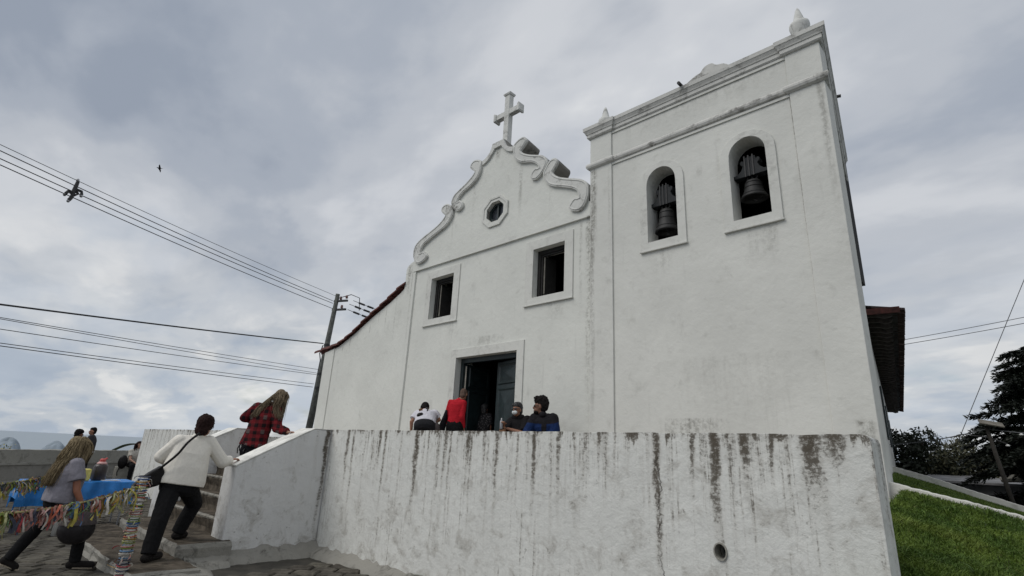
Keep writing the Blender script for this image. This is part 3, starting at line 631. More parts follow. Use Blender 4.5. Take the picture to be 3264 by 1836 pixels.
# door
x0, x1, z0, z1 = DOOR
ds = MB().prism([(-10.83, 1.0), (x0, 1.0), (x0, z1), (x1, z1), (x1, 1.0), (-8.22, 1.0), (-8.22, 4.205), (-10.83, 4.20)], FY-.03, FY-.0005).build('door_surround', 'frame_plaster', ch, bevel=.006)
dr = MB().prism([(x0+.002, 1.2), (x0+.11, 1.2), (x0+.11, z1-.12), (x1-.11, z1-.12), (x1-.11, 1.2), (x1-.002, 1.2), (x1-.002, z1-.002), (x0+.002, z1-.002)], 9.21, 9.33).build('door', 'door_green', ch)
MB().box(x0+.0, x1-.0, 9.06, 9.6, 1.0, 1.205).build('threshold', 'step_stone', dr)
def leaf(hx, sgn, ang, name):
    wd = 1.0; r = math.radians(ang); ux, uy = sgn*math.cos(r), math.sin(r); nx, ny = (uy*sgn, -ux*sgn)              # n: outer face normal
    H0, H1 = 1.22, z1-.14; base = Vector((hx, 9.30, 0))
    def pt(u, d, z): return (base.x+ux*u+nx*d, base.y+uy*u+ny*d, z)
    b = MB(); b.add([pt(u, d, z) for u in (0, wd) for d in (-.025, .025) for z in (H0, H1)], [(0, 1, 3, 2), (4, 6, 7, 5), (0, 4, 5, 1), (2, 3, 7, 6), (0, 2, 6, 4), (1, 5, 7, 3)])
    lf = b.build('leaf', 'door_green', dr)
    for (a, c) in ((3.30, 3.72), (2.05, 3.12), (1.32, 1.88)):
        for side in ((1,) if True else (1, -1)):
            f = MB(); u0, u1 = .14, wd-.14; q = .05
            loop = lambda i, d: [pt(u0+i, d, a+i), pt(u1-i, d, a+i), pt(u1-i, d, c-i), pt(u0+i, d, c-i)]
            vs = loop(-.045, .026) + loop(-.02, .052) + loop(.02, .030) + loop(.05, .034); m = (a+c)/2
            vs += [pt((u0+u1)/2, .075, min(m, c-.35) if c-a > .7 else m), pt((u0+u1)/2, .075, max(m, a+.35) if c-a > .7 else m+.001)]
            fs = [(k*4+i, k*4+(i+1) % 4, k*4+4+(i+1) % 4, k*4+4+i) for k in range(3) for i in range(4)]
            hi, lo = 16, 17
            if c-a > .7: vs[16] = pt((u0+u1)/2, .075, c-.35); vs[17] = pt((u0+u1)/2, .075, a+.35)
            fs += [(12, 13, 17), (13, 14, 16, 17), (14, 15, 16), (15, 12, 17, 16)]
            f.add(vs, fs).build('panel', 'door_green', lf)
    MB().add([pt(-.014 if sgn > 0 else -.01, d, z) for d in (-.02, .02) for z in (H0+.05, H1-.05)] + [pt(-.002, d, z) for d in (-.02, .02) for z in (H0+.05, H1-.05)], [(0, 1, 3, 2), (4, 5, 7, 6), (0, 4, 5, 1), (2, 3, 7, 6), (0, 2, 6, 4), (1, 5, 7, 3)]).build('edge', 'door_edge' if sgn > 0 else 'door_green', lf)  # left leaf gets a pale strip to paint its lit edge
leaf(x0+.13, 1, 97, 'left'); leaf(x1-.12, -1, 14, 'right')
# dark nave behind the openings
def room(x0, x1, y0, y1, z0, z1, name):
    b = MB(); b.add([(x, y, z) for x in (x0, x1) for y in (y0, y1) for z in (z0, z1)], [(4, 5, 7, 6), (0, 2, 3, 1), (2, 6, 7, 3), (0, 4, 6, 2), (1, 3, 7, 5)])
    return b.build(name, 'interior_shade', ch, clean=False)
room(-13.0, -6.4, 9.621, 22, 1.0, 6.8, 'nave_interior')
# nave body and roofs behind the gable
MB().prism([(-13.2, .8), (-6.33, .8), (-6.33, 6.2), (-9.5, 8.5), (-13.2, 6.2)], 22.01, 36, ).build('nave_wall', 'church_plaster', ch)
MB().prism([(-13.3, 6.18), (-9.5, 8.6), (-5.9, 6.3), (-5.9, 6.4), (-9.5, 8.75), (-13.3, 6.3)], 9.73, 37).build('nave_roof', 'old_tile', ch)
MB().prism([(x, z-.02) for x, z in LT] + [(x, z+.05) for x, z in LT[::-1]], 9.62, 30.5).build('aisle_roof', 'old_tile', ch)
# verge tiles along the sloping wall top
TL = [(-18.42, 4.80), (-17.93, 4.87), (-17.34, 4.92), (-16.86, 4.99), (-16.42, 5.13), (-15.96, 5.31), (-15.5, 5.55), (-15.0, 5.77), (-14.48, 5.98), (-14.08, 6.16), (-13.63, 6.38), (-13.34, 6.50)]
for i in range(len(TL)-1):
    a, b_ = Vector(TL[i]), Vector(TL[i+1]); dv = (b_-a).normalized(); b2 = b_+dv*.10; up = Vector((-dv.y, dv.x)); t = MB(); vs = []
    for (p, r, lift) in ((a, .135, .030), (b2, .115, .0)):
        for k in range(9):
            th = PI*k/8; y = 9.06+r*1.15*math.cos(th); h = r*math.sin(th)*.95+lift-.04
            vs.append((p.x+up.x*h, y, p.y+up.y*h))
        for k in range(9):
            th = PI*k/8; y = 9.06+(r-.022)*1.15*math.cos(th); h = (r-.022)*math.sin(th)*.95+lift-.045
            vs.append((p.x+up.x*h, y, p.y+up.y*h))
    fs = []
    for k in range(8): fs += [(k, k+1, 19+k, 18+k), (9+k, 27+k, 28+k, 10+k), (k, 9+k, 10+k, k+1), (18+k, 19+k, 28+k, 27+k)]
    fs += [(0, 18, 27, 9), (8, 17, 35, 26)]
    t.add(vs, fs).build('verge_tile', 'roof_tile', ch)
# ---------------------------------------------------------------- tower
TX0, TX1 = -6.31, -1.47; SDX = -.145                                           # right-hand side runs back with a slight splay
def bell_open(cx, hw, z0, zs, zt, n=14): return [(cx-hw, z0), (cx+hw, z0)] + [(cx+hw*math.cos(PI*i/n), zs+(zt-zs)*math.sin(PI*i/n)**.85) for i in range(n+1)]
BO = [(-4.575, .32, 5.815, 7.04, 7.43), (-2.855, .325, 5.81, 7.04, 7.42)]
MB().prism(rect(TX0, TX1, .2, 8.84), 9.0, 9.40, [bell_open(*b) for b in BO]).build('tower_front', 'tower_plaster', ch)
for a, b_ in ((TX0-.002, -5.74), (-2.03, TX1+.003)):
    MB().box(a, b_, 8.962, 8.999, .2, 8.84).build('tower_pilaster', 'tower_plaster', ch, bevel=.01)
MB().prism([(TX1+.002, 8.97), (TX1+.002+SDX*4.95, 13.92), (TX1-.5+SDX*4.95, 13.92), (TX1-.5, 9.401), (TX1-.001, 9.401), (TX1-.001, 8.97)], .2, 8.84, plane='xy').build('tower_side', 'tower_plaster', ch)
MB().box(TX0, TX0+.45, 9.402, 13.5, 6.0, 8.84).build('tower_side', 'tower_plaster', ch)
MB().box(TX0+.452, -2.7, 13.3, 13.9, .8, 8.84).build('tower_back', 'tower_plaster', ch)
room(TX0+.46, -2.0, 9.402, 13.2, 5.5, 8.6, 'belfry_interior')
MB().prism([(TX0-.02, 9.02), (TX1-.02, 9.02), (TX1-.72, 13.8), (TX0-.02, 13.8)], 8.842, 8.95, plane='xy').build('tower_roof', 'old_concrete', ch)
PATH = [(TX0, 13.0), (TX0, 8.962), (-5.74, 8.962), (-5.74, 9.0), (-2.03, 9.0), (-2.03, 8.962), (TX1, 8.962), (TX1+SDX*4.95, 13.92)]
PATH = PATH[::-1]
PATH = [tuple(p) for p in PATH]
def outward(path): return path
CP = [(-.12, 8.78), (.0, 8.78), (.035, 8.785), (.06, 8.81), (.062, 8.885), (.078, 8.89), (.085, 8.915), (.112, 8.965), (.126, 8.978), (.13, 9.062), (.10, 9.08), (-.12, 9.085)]
SP = [(-.1, 7.97), (.015, 7.97), (.03, 7.98), (.06, 7.995), (.078, 8.035), (.076, 8.075), (.055, 8.11), (.02, 8.13), (-.1, 8.135)]
LP = [(-.1, 7.935), (.025, 7.935), (.03, 7.998), (-.1, 7.998)]
# the path runs from the back right corner to the front and round to the left, so its right-hand side faces in; flip offsets
def swp(prof, name, mat, path): MB().sweep([(-o, z) for o, z in prof], path).build(name, mat, ch, bevel=0)
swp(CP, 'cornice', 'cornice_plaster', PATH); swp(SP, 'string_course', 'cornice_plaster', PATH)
for nm_ in ('cornice', 'string_course'): weather(bpy.data.objects[nm_], lambda n_, c_: c_.x > -1.62 and c_.y > 9.05 or n_.z > .8)  # tops mouldy; right side has mould plus its shade painted in
MB().box(-5.735, -2.035, 8.972, 8.9995, 7.915, 7.969).build('string_fillet', 'tower_plaster', ch)
MB().box(-5.735, -2.035, 8.972, 8.9995, 8.725, 8.779).build('cornice_fillet', 'tower_plaster', ch)
for i, (cx_, hw, z0_, zs, zt) in enumerate(BO):
    oo = bell_open(cx_, hw+.17, z0_-.16, zs, zt+.13); f = MB().prism(oo, 8.968, 8.9995, [bell_open(cx_, hw+.001, z0_, zs, zt)]).build('belfry_surround', 'frame_plaster', ch, bevel=.008)
    MB().box(cx_-hw-.185, cx_+hw+.185, 8.945, 8.9992, z0_-.20, z0_-.162).build('sill', 'frame_plaster', f, bevel=.006)
FIN = [(.13, 0), (.13, .05), (.085, .08), (.09, .14), (.15, .30), (.175, .40), (.17, .46), (.12, .50), (.10, .53), (.075, .64), (.04, .78), (.012, .84)]
for (x, y, z) in ((-6.16, 9.38, 9.02), (-1.77, 9.20, 9.05)):
    MB().lathe((x, y, z), FIN, 22).build('finial', 'trim_plaster', ch, smooth=True)
MB().prism(catmull([(-4.2, 9.25), (-4.0, 9.36), (-3.8, 9.45), (-3.7, 9.47), (-3.6, 9.57), (-3.45, 9.58), (-3.35, 9.49), (-3.2, 9.44), (-3.05, 9.30)], 4) + [(-3.05, 8.96), (-4.2, 8.96)], 9.22, 9.42).build('crest', 'cornice_plaster', ch, bevel=.02)
MB().tube([(-4.0, 9.25, 9.14), (-3.98, 8.76, 9.08)], .034, 10).build('waterspout', 'black_iron', ch)
MB().tube([(-1.95, 11.2, 9.12), (-1.60, 11.26, 9.08)], .034, 10).build('waterspout', 'black_iron', ch)
# right flank of the nave with its deep eave
a0 = Vector((TX1+SDX*4.95-.03, 13.93)); a1 = Vector((TX1+SDX*29, 38.0)); u = (a1-a0).normalized(); nr = Vector((u.y, -u.x))
MB().prism([tuple(a0), tuple(a1), (a1.x-.6, a1.y), (a0.x-.6, a0.y)], .4, 5.15, plane='xy').build('flank_wall', 'tower_plaster', ch)
for k, (s0, s1, za, zb) in enumerate(((5.2, 6.4, 2.6, 4.1), (11, 12.2, 2.6, 4.1), (18, 19.2, 2.6, 4.1), (24, 25, 2.6, 4.1))):
    p0 = a0+u*s0; p1 = a0+u*s1
    MB().prism([tuple(p0+nr*.002), tuple(p1+nr*.002), tuple(p1+nr*.05), tuple(p0+nr*.05)], za, zb, plane='xy').build('flank_window', 'door_green', ch)
def flank(o, z): return lambda s: (a0.x+u.x*s+nr.x*o, a0.y+u.y*s+nr.y*o, z)
Lf = (a1-a0).length
for (o0, o1, zi, zo, th, nm, mt) in ((-.3, .62, 5.15, 5.09, .04, 'eave_deck', 'dark_timber'),):
    b = MB(); c_ = [flank(o0, zi)(0), flank(o1, zo)(0), flank(o1, zo+th)(0), flank(o0, zi+th)(0), flank(o0, zi)(Lf), flank(o1, zo)(Lf), flank(o1, zo+th)(Lf), flank(o0, zi+th)(Lf)]
    b.add(c_, [(0, 1, 2, 3), (4, 5, 6, 7), (0, 4, 5, 1), (1, 5, 6, 2), (2, 6, 7, 3), (3, 7, 4, 0)]).build(nm, mt, ch)
b = MB(); b.add([flank(.55, 5.18)(.1), flank(.55, 5.18)(Lf), flank(-3.0, 7.0)(Lf), flank(-3.0, 7.0)(4.5), flank(.55, 5.14)(.1), flank(.55, 5.14)(Lf), flank(-3.0, 6.9)(Lf), flank(-3.0, 6.9)(4.5)], [(0, 1, 2, 3), (7, 6, 5, 4)]+[(k, (k+1) % 4, 4+(k+1) % 4, 4+k) for k in range(4)]).build('flank_roof', 'old_tile', ch)
nr_ = 44
for i in range(nr_):
    s = .25+(Lf-.4)*i/(nr_-1); b = MB(); w = .05
    b.add([flank(o, z)(s+e) for e in (-w, w) for o, z in ((-.05, 5.125), (.40, 5.10), (.52, 5.07), (.50, 5.00), (.36, 4.97), (.24, 5.02), (-.05, 5.03))], [(0, 1, 2, 3, 4, 5, 6), (13, 12, 11, 10, 9, 8, 7)] + [(k, (k+1) % 7, 7+(k+1) % 7, 7+k) for k in range(7)]).build('rafter', 'rafter_paint', ch)
nt_ = 86
tme = None
for i in range(nt_):
    s = .14+(Lf-.2)*i/(nt_-1)
    if tme is None:
        b = MB(); vs = []
        for o in (-.45, .16):
            vs += [(0+o*0, 0, 0)]*0
            for k in range(7):
                th = PI*k/6; vs.append((o, .135*math.cos(th), .08*math.sin(th)-o*.2))
            for k in range(7):
                th = PI*k/6; vs.append((o, .112*math.cos(th), .058*math.sin(th)-.006-o*.2))
        fs = []
        for k in range(6): fs += [(k, k+1, 15+k, 14+k), (7+k, 21+k, 22+k, 8+k), (k, 7+k, 8+k, k+1), (14+k, 15+k, 22+k, 21+k)]
        b.add(vs, fs); tme = b.mesh('eave_tile'); tme.materials.append(MATS['old_tile'])
    o = bpy.data.objects.new('eave_tile', tme); C.objects.link(o); o.parent = ch
    p = Vector(flank(.60, 5.09)(s)) - ch.location; o.location = p + Vector((0, 0, random.uniform(-.012, .012))); o.rotation_euler = (0, 0, math.atan2(nr.y, nr.x)+random.gauss(0, .02))
b = MB(); b.add([flank(o, z)(e) for e in (-.06, .0) for o, z in ((-.3, 5.02), (.66, 5.02), (.66, 5.15), (-.3, 5.15))], [(0, 1, 2, 3), (7, 6, 5, 4)] + [(k, (k+1) % 4, 4+(k+1) % 4, 4+k) for k in range(4)]).build('bargeboard', 'roof_tile', ch)
# ---------------------------------------------------------------- bells
def bell(cx_, cy_, zm, hb, rm, zy0, zy1, span, label):
    e = empty('church_bell', (cx_, cy_, zm), label, 'bell', 'bells hung in the tower openings')
    pr = [(0.86, 0.0), (1.0, 0.0), (1.0, .05), (.93, .12), (.80, .25), (.70, .45), (.64, .70), (.61, .84), (.52, .93), (.35, .985), (.12, 1.0)]
    b = MB(); inner = [(.80, .03), (.66, .3), (.55, .8), (.05, .86)]
    b.lathe((cx_, cy_, zm), [(r*rm, z*hb) for r, z in inner[::-1]] + [(r*rm, z*hb) for r, z in pr], 28); bb = b.build('bell_body', 'bell_bronze', e, smooth=True)
    for z in (.2, .56, .80):
        r = np.interp(z, [q[1] for q in pr[1:]], [q[0] for q in pr[1:]]); MB().lathe((cx_, cy_, zm+z*hb-.008), [(r*rm-.01, 0), (r*rm+.010, .004), (r*rm+.010, .012), (r*rm-.01, .016)], 28).build('band', 'bell_bronze', bb)
    MB().tube([(cx_, cy_, zm+.7*hb), (cx_+.02, cy_-.03, zm+.0*hb), (cx_+.03, cy_-.04, zm-.06)], [.012, .014, .03], 8).build('clapper', 'black_iron', e)
    h = zy1-zy0; k = span/2
    yk = [(-k, .0), (k, .0), (k, .16*h), (k*.72, .20*h), (k*.50, .36*h), (k*.40, .56*h), (k*.52, .66*h), (k*.55, .78*h), (k*.44, .86*h), (k*.32, .80*h), (k*.30, .97*h)]
    yk += [(-x, z) for x, z in yk[:1:-1]]
    MB().prism([(cx_+x, zy0+z) for x, z in yk], cy_-.085, cy_+.085).build('headstock', 'yoke_wood', e, bevel=.008)
    for dx in (-.09, -.02, .055):
        MB().box(cx_+dx-.012, cx_+dx+.012, cy_-.098, cy_-.0855, zy0-.01, zy1+.02).build('strap', 'black_iron', e)
    for dx in (-.07, 0, .07):
        MB().tube([(cx_+dx*.6, cy_-.02, zm+hb*.97), (cx_+dx*1.3, cy_-.02, (zm+hb+zy0)/2), (cx_+dx, cy_-.02, zy0+.01)], .016, 8).build('hanger', 'bell_bronze', e)
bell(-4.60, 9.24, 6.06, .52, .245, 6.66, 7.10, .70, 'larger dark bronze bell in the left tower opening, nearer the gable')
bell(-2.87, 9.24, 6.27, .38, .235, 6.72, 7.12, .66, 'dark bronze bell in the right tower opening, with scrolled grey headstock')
# ================================================================ LAWN, CURBS, RIGHT BACKGROUND
def lawn_z(x, y):
    yy = min(max(y, 3), 40)
    xl = -1.47-.145*(yy-9) if yy > 9 else -1.47
    if yy <= 9: zl = 1.44+.135*(yy-9); sl = .265
    else: k = min(1, (yy-9)/11); zl = 1.44+.018*(yy-9); sl = .265+.055*k
    z = zl-sl*(x-xl)
    lim = -.9; z = max(z, lim+.15*(z-lim)) if z < lim else z
    return z+.012*math.sin(x*3.1+y*1.7)+.010*math.sin(y*4.3-x*2)
def grid_surface(x0, x1, y0, y1, nx, ny, f):
    vs = [(x0+(x1-x0)*i/nx, y0+(y1-y0)*j/ny, f(x0+(x1-x0)*i/nx, y0+(y1-y0)*j/ny)) for i in range(nx+1) for j in range(ny+1)]
    return MB().add(vs, [(i*(ny+1)+j, (i+1)*(ny+1)+j, (i+1)*(ny+1)+j+1, i*(ny+1)+j+1) for i in range(nx) for j in range(ny)])
lawn = struct(grid_surface(-1.25, 12, 4.3, 9.3, 60, 25, lawn_z).build('lawn', 'lawn_soil', smooth=True))
lawn2 = struct(grid_surface(-6, 12, 9.28, 21.5, 60, 30, lawn_z).build('upper_lawn', 'lawn_soil', smooth=True))
MB().box(-.87, 12, 4.1, 4.32, -.3, .6).build('lawn_edge_wall', 'old_concrete'); tag(bpy.data.objects['lawn_edge_wall'], 'low concrete edging holding up the lawn beside the terrace', 'edging')
def grass(name, n, x0, x1, y0, y1, seed, hmin, hmax, yb=1.0):
    r = np.random.default_rng(seed); vs = []; fs = []
    k = 0
    while k < n:
        x = r.uniform(x0, x1); y = y0+(y1-y0)*r.uniform()**yb
        if x < (-.86 if y < 5.4 else (-1.2-.04*(y-5.4)*2 if y < 9 else -1.47-.145*(y-9))): continue
        if y > 9 and False: continue
        clump = .5+.5*math.sin(x*5.3+1.3*math.sin(y*3.1))*math.sin(y*4.7+x)
        if r.uniform() > .45+.55*clump: continue
        z = lawn_z(x, y); h = r.uniform(hmin, hmax)*(.75+.5*clump); a = r.uniform(0, 2*PI); w = .0035+.003*r.uniform(); bx, by = r.normal(0, .4)*h, r.normal(0, .4)*h
        dx, dy = math.cos(a)*w, math.sin(a)*w; i = len(vs)
        vs += [(x-dx, y-dy, z-.01), (x+dx, y+dy, z-.01), (x+bx*.4+dx*.7, y+by*.4+dy*.7, z+h*.6), (x+bx*.4-dx*.7, y+by*.4-dy*.7, z+h*.6), (x+bx*1.3, y+by*1.3, z+h*(.95-.25*r.uniform()))]
        fs += [(i, i+1, i+2, i+3), (i+3, i+2, i+4)]; k += 1
    me = bpy.data.meshes.new(name); me.from_pydata(vs, [], fs); return me
def grass_mat():
    t = NT('grass_blades'); f = t.noise(2.2, 5, .6); g = t.noise(30, 3)
    c = t.mix(t.smooth(f, .35, .65), (.060, .110, .016), (.125, .185, .028)); c = t.mix(t.smooth(g, .62, .75), c, (.19, .18, .07)); c = t.mix(t.math('MULTIPLY', t.smooth(t.noise(.9, 5, .6), .52, .7), .6), c, (.16, .19, .035)); c = t.mix(t.math('MULTIPLY', t.smooth(t.noise(1.7, 4, .6, .3), .58, .7), .5), c, (.035, .06, .014))
    t.b.inputs['Transmission Weight'].default_value = 0; MATS['grass'] = t.done(c, .6, 0, .25)
grass_mat()
o = link('grass', grass('grass', 78000, -1.3, 1.3, 4.6, 9.02, 1, .035, .085), 'grass'); tag(o, 'thick green grass on the slope right of the terrace wall', 'grass', kind='stuff')
o = link('grass', grass('grass', 26000, -3.4, 1.2, 9.26, 19.9, 2, .035, .07, .7), 'grass'); tag(o, 'green grass strip between the two white curbs', 'grass', kind='stuff')
rt_ = np.random.default_rng(9); wv = []; wf = []
for _ in range(45):
    x = rt_.uniform(-1.2, 1.1); y = rt_.uniform(4.9, 9.0) if rt_.uniform() < .6 else rt_.uniform(6.5, 9.05)
    if x < (-.86 if y < 5.4 else -1.25-.03*(y-5.4)): continue
    for q in range(16):
        a = rt_.uniform(0, 2*PI); h = rt_.uniform(.07, .17); l = rt_.uniform(.3, .9)*h; z = lawn_z(x, y); dx, dy = -math.sin(a)*.005, math.cos(a)*.005; i = len(wv); cx_, cy_ = math.cos(a), math.sin(a)
        wv += [(x-dx, y-dy, z), (x+dx, y+dy, z), (x+cx_*l*.4+dx, y+cy_*l*.4+dy, z+h*.7), (x+cx_*l*.4-dx, y+cy_*l*.4-dy, z+h*.7), (x+cx_*l, y+cy_*l, z+h*.85)]; wf += [(i, i+1, i+2, i+3), (i+3, i+2, i+4)]
me = bpy.data.meshes.new('grass_tufts'); me.from_pydata(wv, [], wf); tag(link('grass_tufts', me, 'grass'), 'longer grass tufts scattered over the slope below the tower', 'grass', kind='stuff')
def curb(pts, w, h, name, label, mat='curb_paint', cat='curb'):
    vs = []; fs = []; P = catmull(pts, 8) if len(pts) > 2 else pts
    n = len(P); r = random.Random(5)
    for i, p in enumerate(P):
        a = Vector(P[max(i-1, 0)][:2]); b_ = Vector(P[min(i+1, n-1)][:2]); d_ = (b_-a).normalized(); q = Vector((-d_.y, d_.x))*w/2; zt = p[2]; j = r.uniform(-.006, .006)
        vs += [(p[0]-q.x, p[1]-q.y, zt-h), (p[0]-q.x, p[1]-q.y, zt+j), (p[0]+q.x, p[1]+q.y, zt+j), (p[0]+q.x, p[1]+q.y, zt-h)]
    for i in range(n-1):
        for k in range(4): fs.append((i*4+k, i*4+(k+1) % 4, i*4+4+(k+1) % 4, i*4+4+k))
    fs += [(0, 1, 2, 3), ((n-1)*4+3, (n-1)*4+2, (n-1)*4+1, (n-1)*4)]
    o = MB().add(vs, fs).build(name, mat, bevel=.01); tag(o, label, cat); return o
curb([(x, 9.17, lawn_z(x, 9.17)+.085) for x in np.linspace(-1.48, 6, 24)], .17, .3, 'curb', 'narrow white curb running down the grass from the tower corner')
curb([(x, 20.0, lawn_z(x, 20)+.20) for x in np.linspace(-3.15, 6, 20)], .18, .7, 'low_wall', 'low white wall sloping down behind the far grass strip', 'curb_paint', 'wall')
# ---- foliage
def leafquads(mb, pts, size, r, up=.3, asp=2.2):
    for p in pts:
        d = Vector((r.gauss(0, 1), r.gauss(0, 1), r.gauss(0, 1)+up)).normalized(); s = d.cross(Vector((r.gauss(0, 1), r.gauss(0, 1), r.gauss(0, 1)))).normalized(); L = size*r.uniform(.6, 1.3); w = L/asp/2; p = Vector(p)
        i = len(mb.v); mb.v += [tuple(p-d*L*.5), tuple(p+s*w), tuple(p+d*L*.5), tuple(p-s*w)]; mb.f.append((i, i+1, i+2, i+3))
def bush(loc, rx, ry, h, n, mat, label, cat='bush', size=.16, seed=0, lobes=9, name='leafy_bush', trunk=.07):
    r = random.Random(seed); e = empty(name, loc, label, cat); L = Vector(loc)
    cs = [(Vector((r.gauss(0, .42)*rx, r.gauss(0, .42)*ry, h*r.uniform(.25, .86))), r.uniform(.28, .5)) for _ in range(lobes)]
    b = MB()
    for c_, k in cs:
        nn_ = int(n/lobes); pts = []
        for _ in range(nn_):
            v = Vector((r.gauss(0, 1), r.gauss(0, 1), r.gauss(0, 1))).normalized()*(r.uniform(.55, 1.05)); pts.append(L+c_+Vector((v.x*k*rx, v.y*k*ry, v.z*k*h*.5)))
        leafquads(b, pts, size, r)
    b.build('crown', mat, e, clean=False)
    t = MB()
    for c_, k in cs[:6]: t.tube([L+Vector((0, 0, -.3)), L+c_*.45, L+c_], [trunk, trunk*.6, trunk*.25], 6)
    t.build('trunk', 'bark', e); return e
bush((-4.9, 34, 0.2), 2.1, 1.6, 3.75, 5200, 'leaf_dark', 'dense dark rounded tree close beside the church flank', 'tree', .20, 1, 14, 'dense_tree', .12)
bush((-3.6, 33, 0.0), 1.6, 1.4, 3.1, 3600, 'leaf_dark', 'dark hedge-like tree between rounded tree and bamboo', 'tree', .20, 2, 12, 'dense_tree', .12)
bush((-2.2, 33, 0.0), 1.5, 1.4, 3.45, 4200, 'leaf_olive', 'olive green bushy tree left of the conifer', 'tree', .17, 3, 12, 'dense_tree', .10)
bush((-.9, 32, 0.0), 1.4, 1.3, 3.3, 4200, 'leaf_olive', 'brownish thicket under the conifer behind the lamp post', 'bush', .17, 4, 10, 'leafy_bush', .10)
bush((.6, 32, 0.0), 1.5, 1.3, 3.2, 3800, 'leaf_dark', 'dark thicket behind the conifer at the right edge', 'bush', .18, 9, 10, 'leafy_bush', .10)
bush((-.3, 25.6, .0), 1.0, 1.0, 1.5, 1500, 'leaf_dark', 'dark shrub at the foot of the conifer', 'bush', .15, 8, 8, 'leafy_bush', .06)
def bamboo(loc, n, h, seed, label):
    r = random.Random(seed); e = empty('bamboo', loc, label, 'bamboo'); L = Vector(loc); cn = MB(); lf = MB()
    for _ in range(n):
        a = r.uniform(0, 2*PI); lean = r.uniform(.1, .55); hh = h*r.uniform(.7, 1.05); b0 = L+Vector((r.gauss(0, .3), r.gauss(0, .3), -.2))
        pts = [b0+Vector((math.cos(a)*lean*(t**2.4)*1.3, math.sin(a)*lean*(t**2.4)*1.3, hh*(t-.12*t**4))) for t in np.linspace(0, 1, 9)]
        cn.tube(pts, [.022*(1-.85*i/8) for i in range(9)], 5)
        for p in pts[3:]: leafquads(lf, [Vector(p)+Vector((r.gauss(0, .12), r.gauss(0, .12), r.gauss(0, .10))) for _ in range(9)], .2, r, -.3, 5)
    cn.build('cane', 'leaf_olive', e); lf.build('leaves', 'leaf_olive', e, clean=False)
bamboo((-3.1, 34, 0), 22, 3.9, 5, 'thin bamboo stems with wispy tips above the hedge')
V3 = Vector
def conifer(loc, h, seed, label):
    r = random.Random(seed); e = empty('conifer_tree', loc, label, 'tree'); L = Vector(loc); t = MB(); lf = MB()
    t.tube([L+Vector((0, 0, -1)), L+Vector((.05, 0, h*.5)), L+Vector((0, 0, h))], [.28, .2, .04], 10); t.build('trunk', 'bark', e); br = MB()
    for i in range(150):
        f = r.uniform(.16, .99); z = h*f; a = r.uniform(0, 2*PI); ln = (1.0-f**2.0)*2.15+.55; ln *= r.uniform(.75, 1.15); droop = -.05-.1*r.random(); pts = []
        for s in np.linspace(0, 1, 8):
            pts.append(L+Vector((math.cos(a)*ln*s, math.sin(a)*ln*s, z+ln*(.34*s-.34*s*s+droop*s*s))))
        br.tube(pts, [.045*(1-.85*q/7) for q in range(8)], 5)
        dv = V3((math.cos(a), math.sin(a), 0)); sv = V3((-math.sin(a), math.cos(a), 0))
        for q in np.linspace(.12, 1, int(9+ln*6)):
            i0 = min(6, int(q*7)); c_ = Vector(pts[i0]).lerp(Vector(pts[i0+1]), q*7-i0)
            for sd in (-1, 1):
                tl = (.46*(1-.62*q)+.10)*r.uniform(.7, 1.2); td = (dv*.75+sv*sd*r.uniform(.5, 1.1)+V3((0, 0, r.gauss(.02, .16)))).normalized()
                for m_ in range(7):
                    t_ = m_/6; p = c_+td*tl*t_+V3((0, 0, -.10*t_*t_*tl/.3+.015))
                    for _ in range(3):
                        nd = (td+sv*r.gauss(0, .5)+V3((0, 0, r.gauss(-.25, .35)))).normalized(); L_ = r.uniform(.10, .19); w_ = nd.cross(V3((r.gauss(0, .5), r.gauss(0, .5), 1))).normalized()*.028
                        k_ = len(lf.v); lf.v += [tuple(p), tuple(p+nd*L_*.5+w_), tuple(p+nd*L_), tuple(p+nd*L_*.5-w_)]; lf.f.append((k_, k_+1, k_+2, k_+3))
    leafquads(lf, [L+Vector((r.gauss(0, .55)*(1.15-f_), r.gauss(0, .55)*(1.15-f_), h*f_)) for f_ in [r.uniform(.15, .92) for _ in range(2600)]], .16, r, -.2, 3)
    br.build('branches', 'bark', e); lf.build('needles', 'leaf_conifer', e, clean=False); return e
conifer((.82, 25.5, -.4), 6.6, 11, 'dark layered conifer with drooping branches at the right edge')
# house below the slope
hs = empty('house', (0, 29, -.5), 'low grey house with pale flat roof edge below the conifer', 'house')
MB().box(-3.4, 3, 28.6, 32, -.8, 1.38).build('wall', 'house_wall', hs)
MB().prism([(28.3, 1.38), (32.3, 1.62), (32.3, 1.72), (28.3, 1.47)], -3.55, 3.2, plane='yz').build('roof', 'house_roof', hs, bevel=.01)
MB().box(-2.2, -1.7, 28.56, 28.599, .55, .78).build('window', 'interior_shade', hs)
MB().box(.2, 1.2, 28.5, 28.598, -.4, .9).build('door', 'white_enamel', hs)
MB().tube([(-1.0, 28.2, 1.60), (-.2, 28.2, 1.78), (.8, 28.2, 1.66)], [.10, .22, .1], 8).build('roof_rubble', 'old_concrete', hs)
tank = empty('water_box', (-1.0, 27.6, -.1), 'pale blue grey box beside the grey house wall', 'box'); MB().box(-1.3, -.6, 27.2, 28.2, -.1, .72).build('box', 'house_roof', tank, bevel=.03); MB().box(-1.34, -.56, 27.16, 28.24, .722, .77).build('lid', 'house_roof', tank)
lp = empty('lamp_post', (-.72, 22, .6), 'leaning timber lamp post with a tilted pale panel', 'lamp post')
MB().tube([(-.55, 22, .4), (-.72, 22, 1.9), (-.84, 22, 3.1)], [.065, .058, .05], 10).build('post', 'post_wood', lp, smooth=True)
MB().obox((-.72, 22, 3.22), (.27, .05, -.06), (-.03, .26, .08), (.006, -.008, .014)).build('panel', 'weathered_board', lp)
MB().tube([(-.83, 22, 3.0), (-.72, 21.95, 3.2)], .03, 6).build('bracket', 'black_iron', lp)
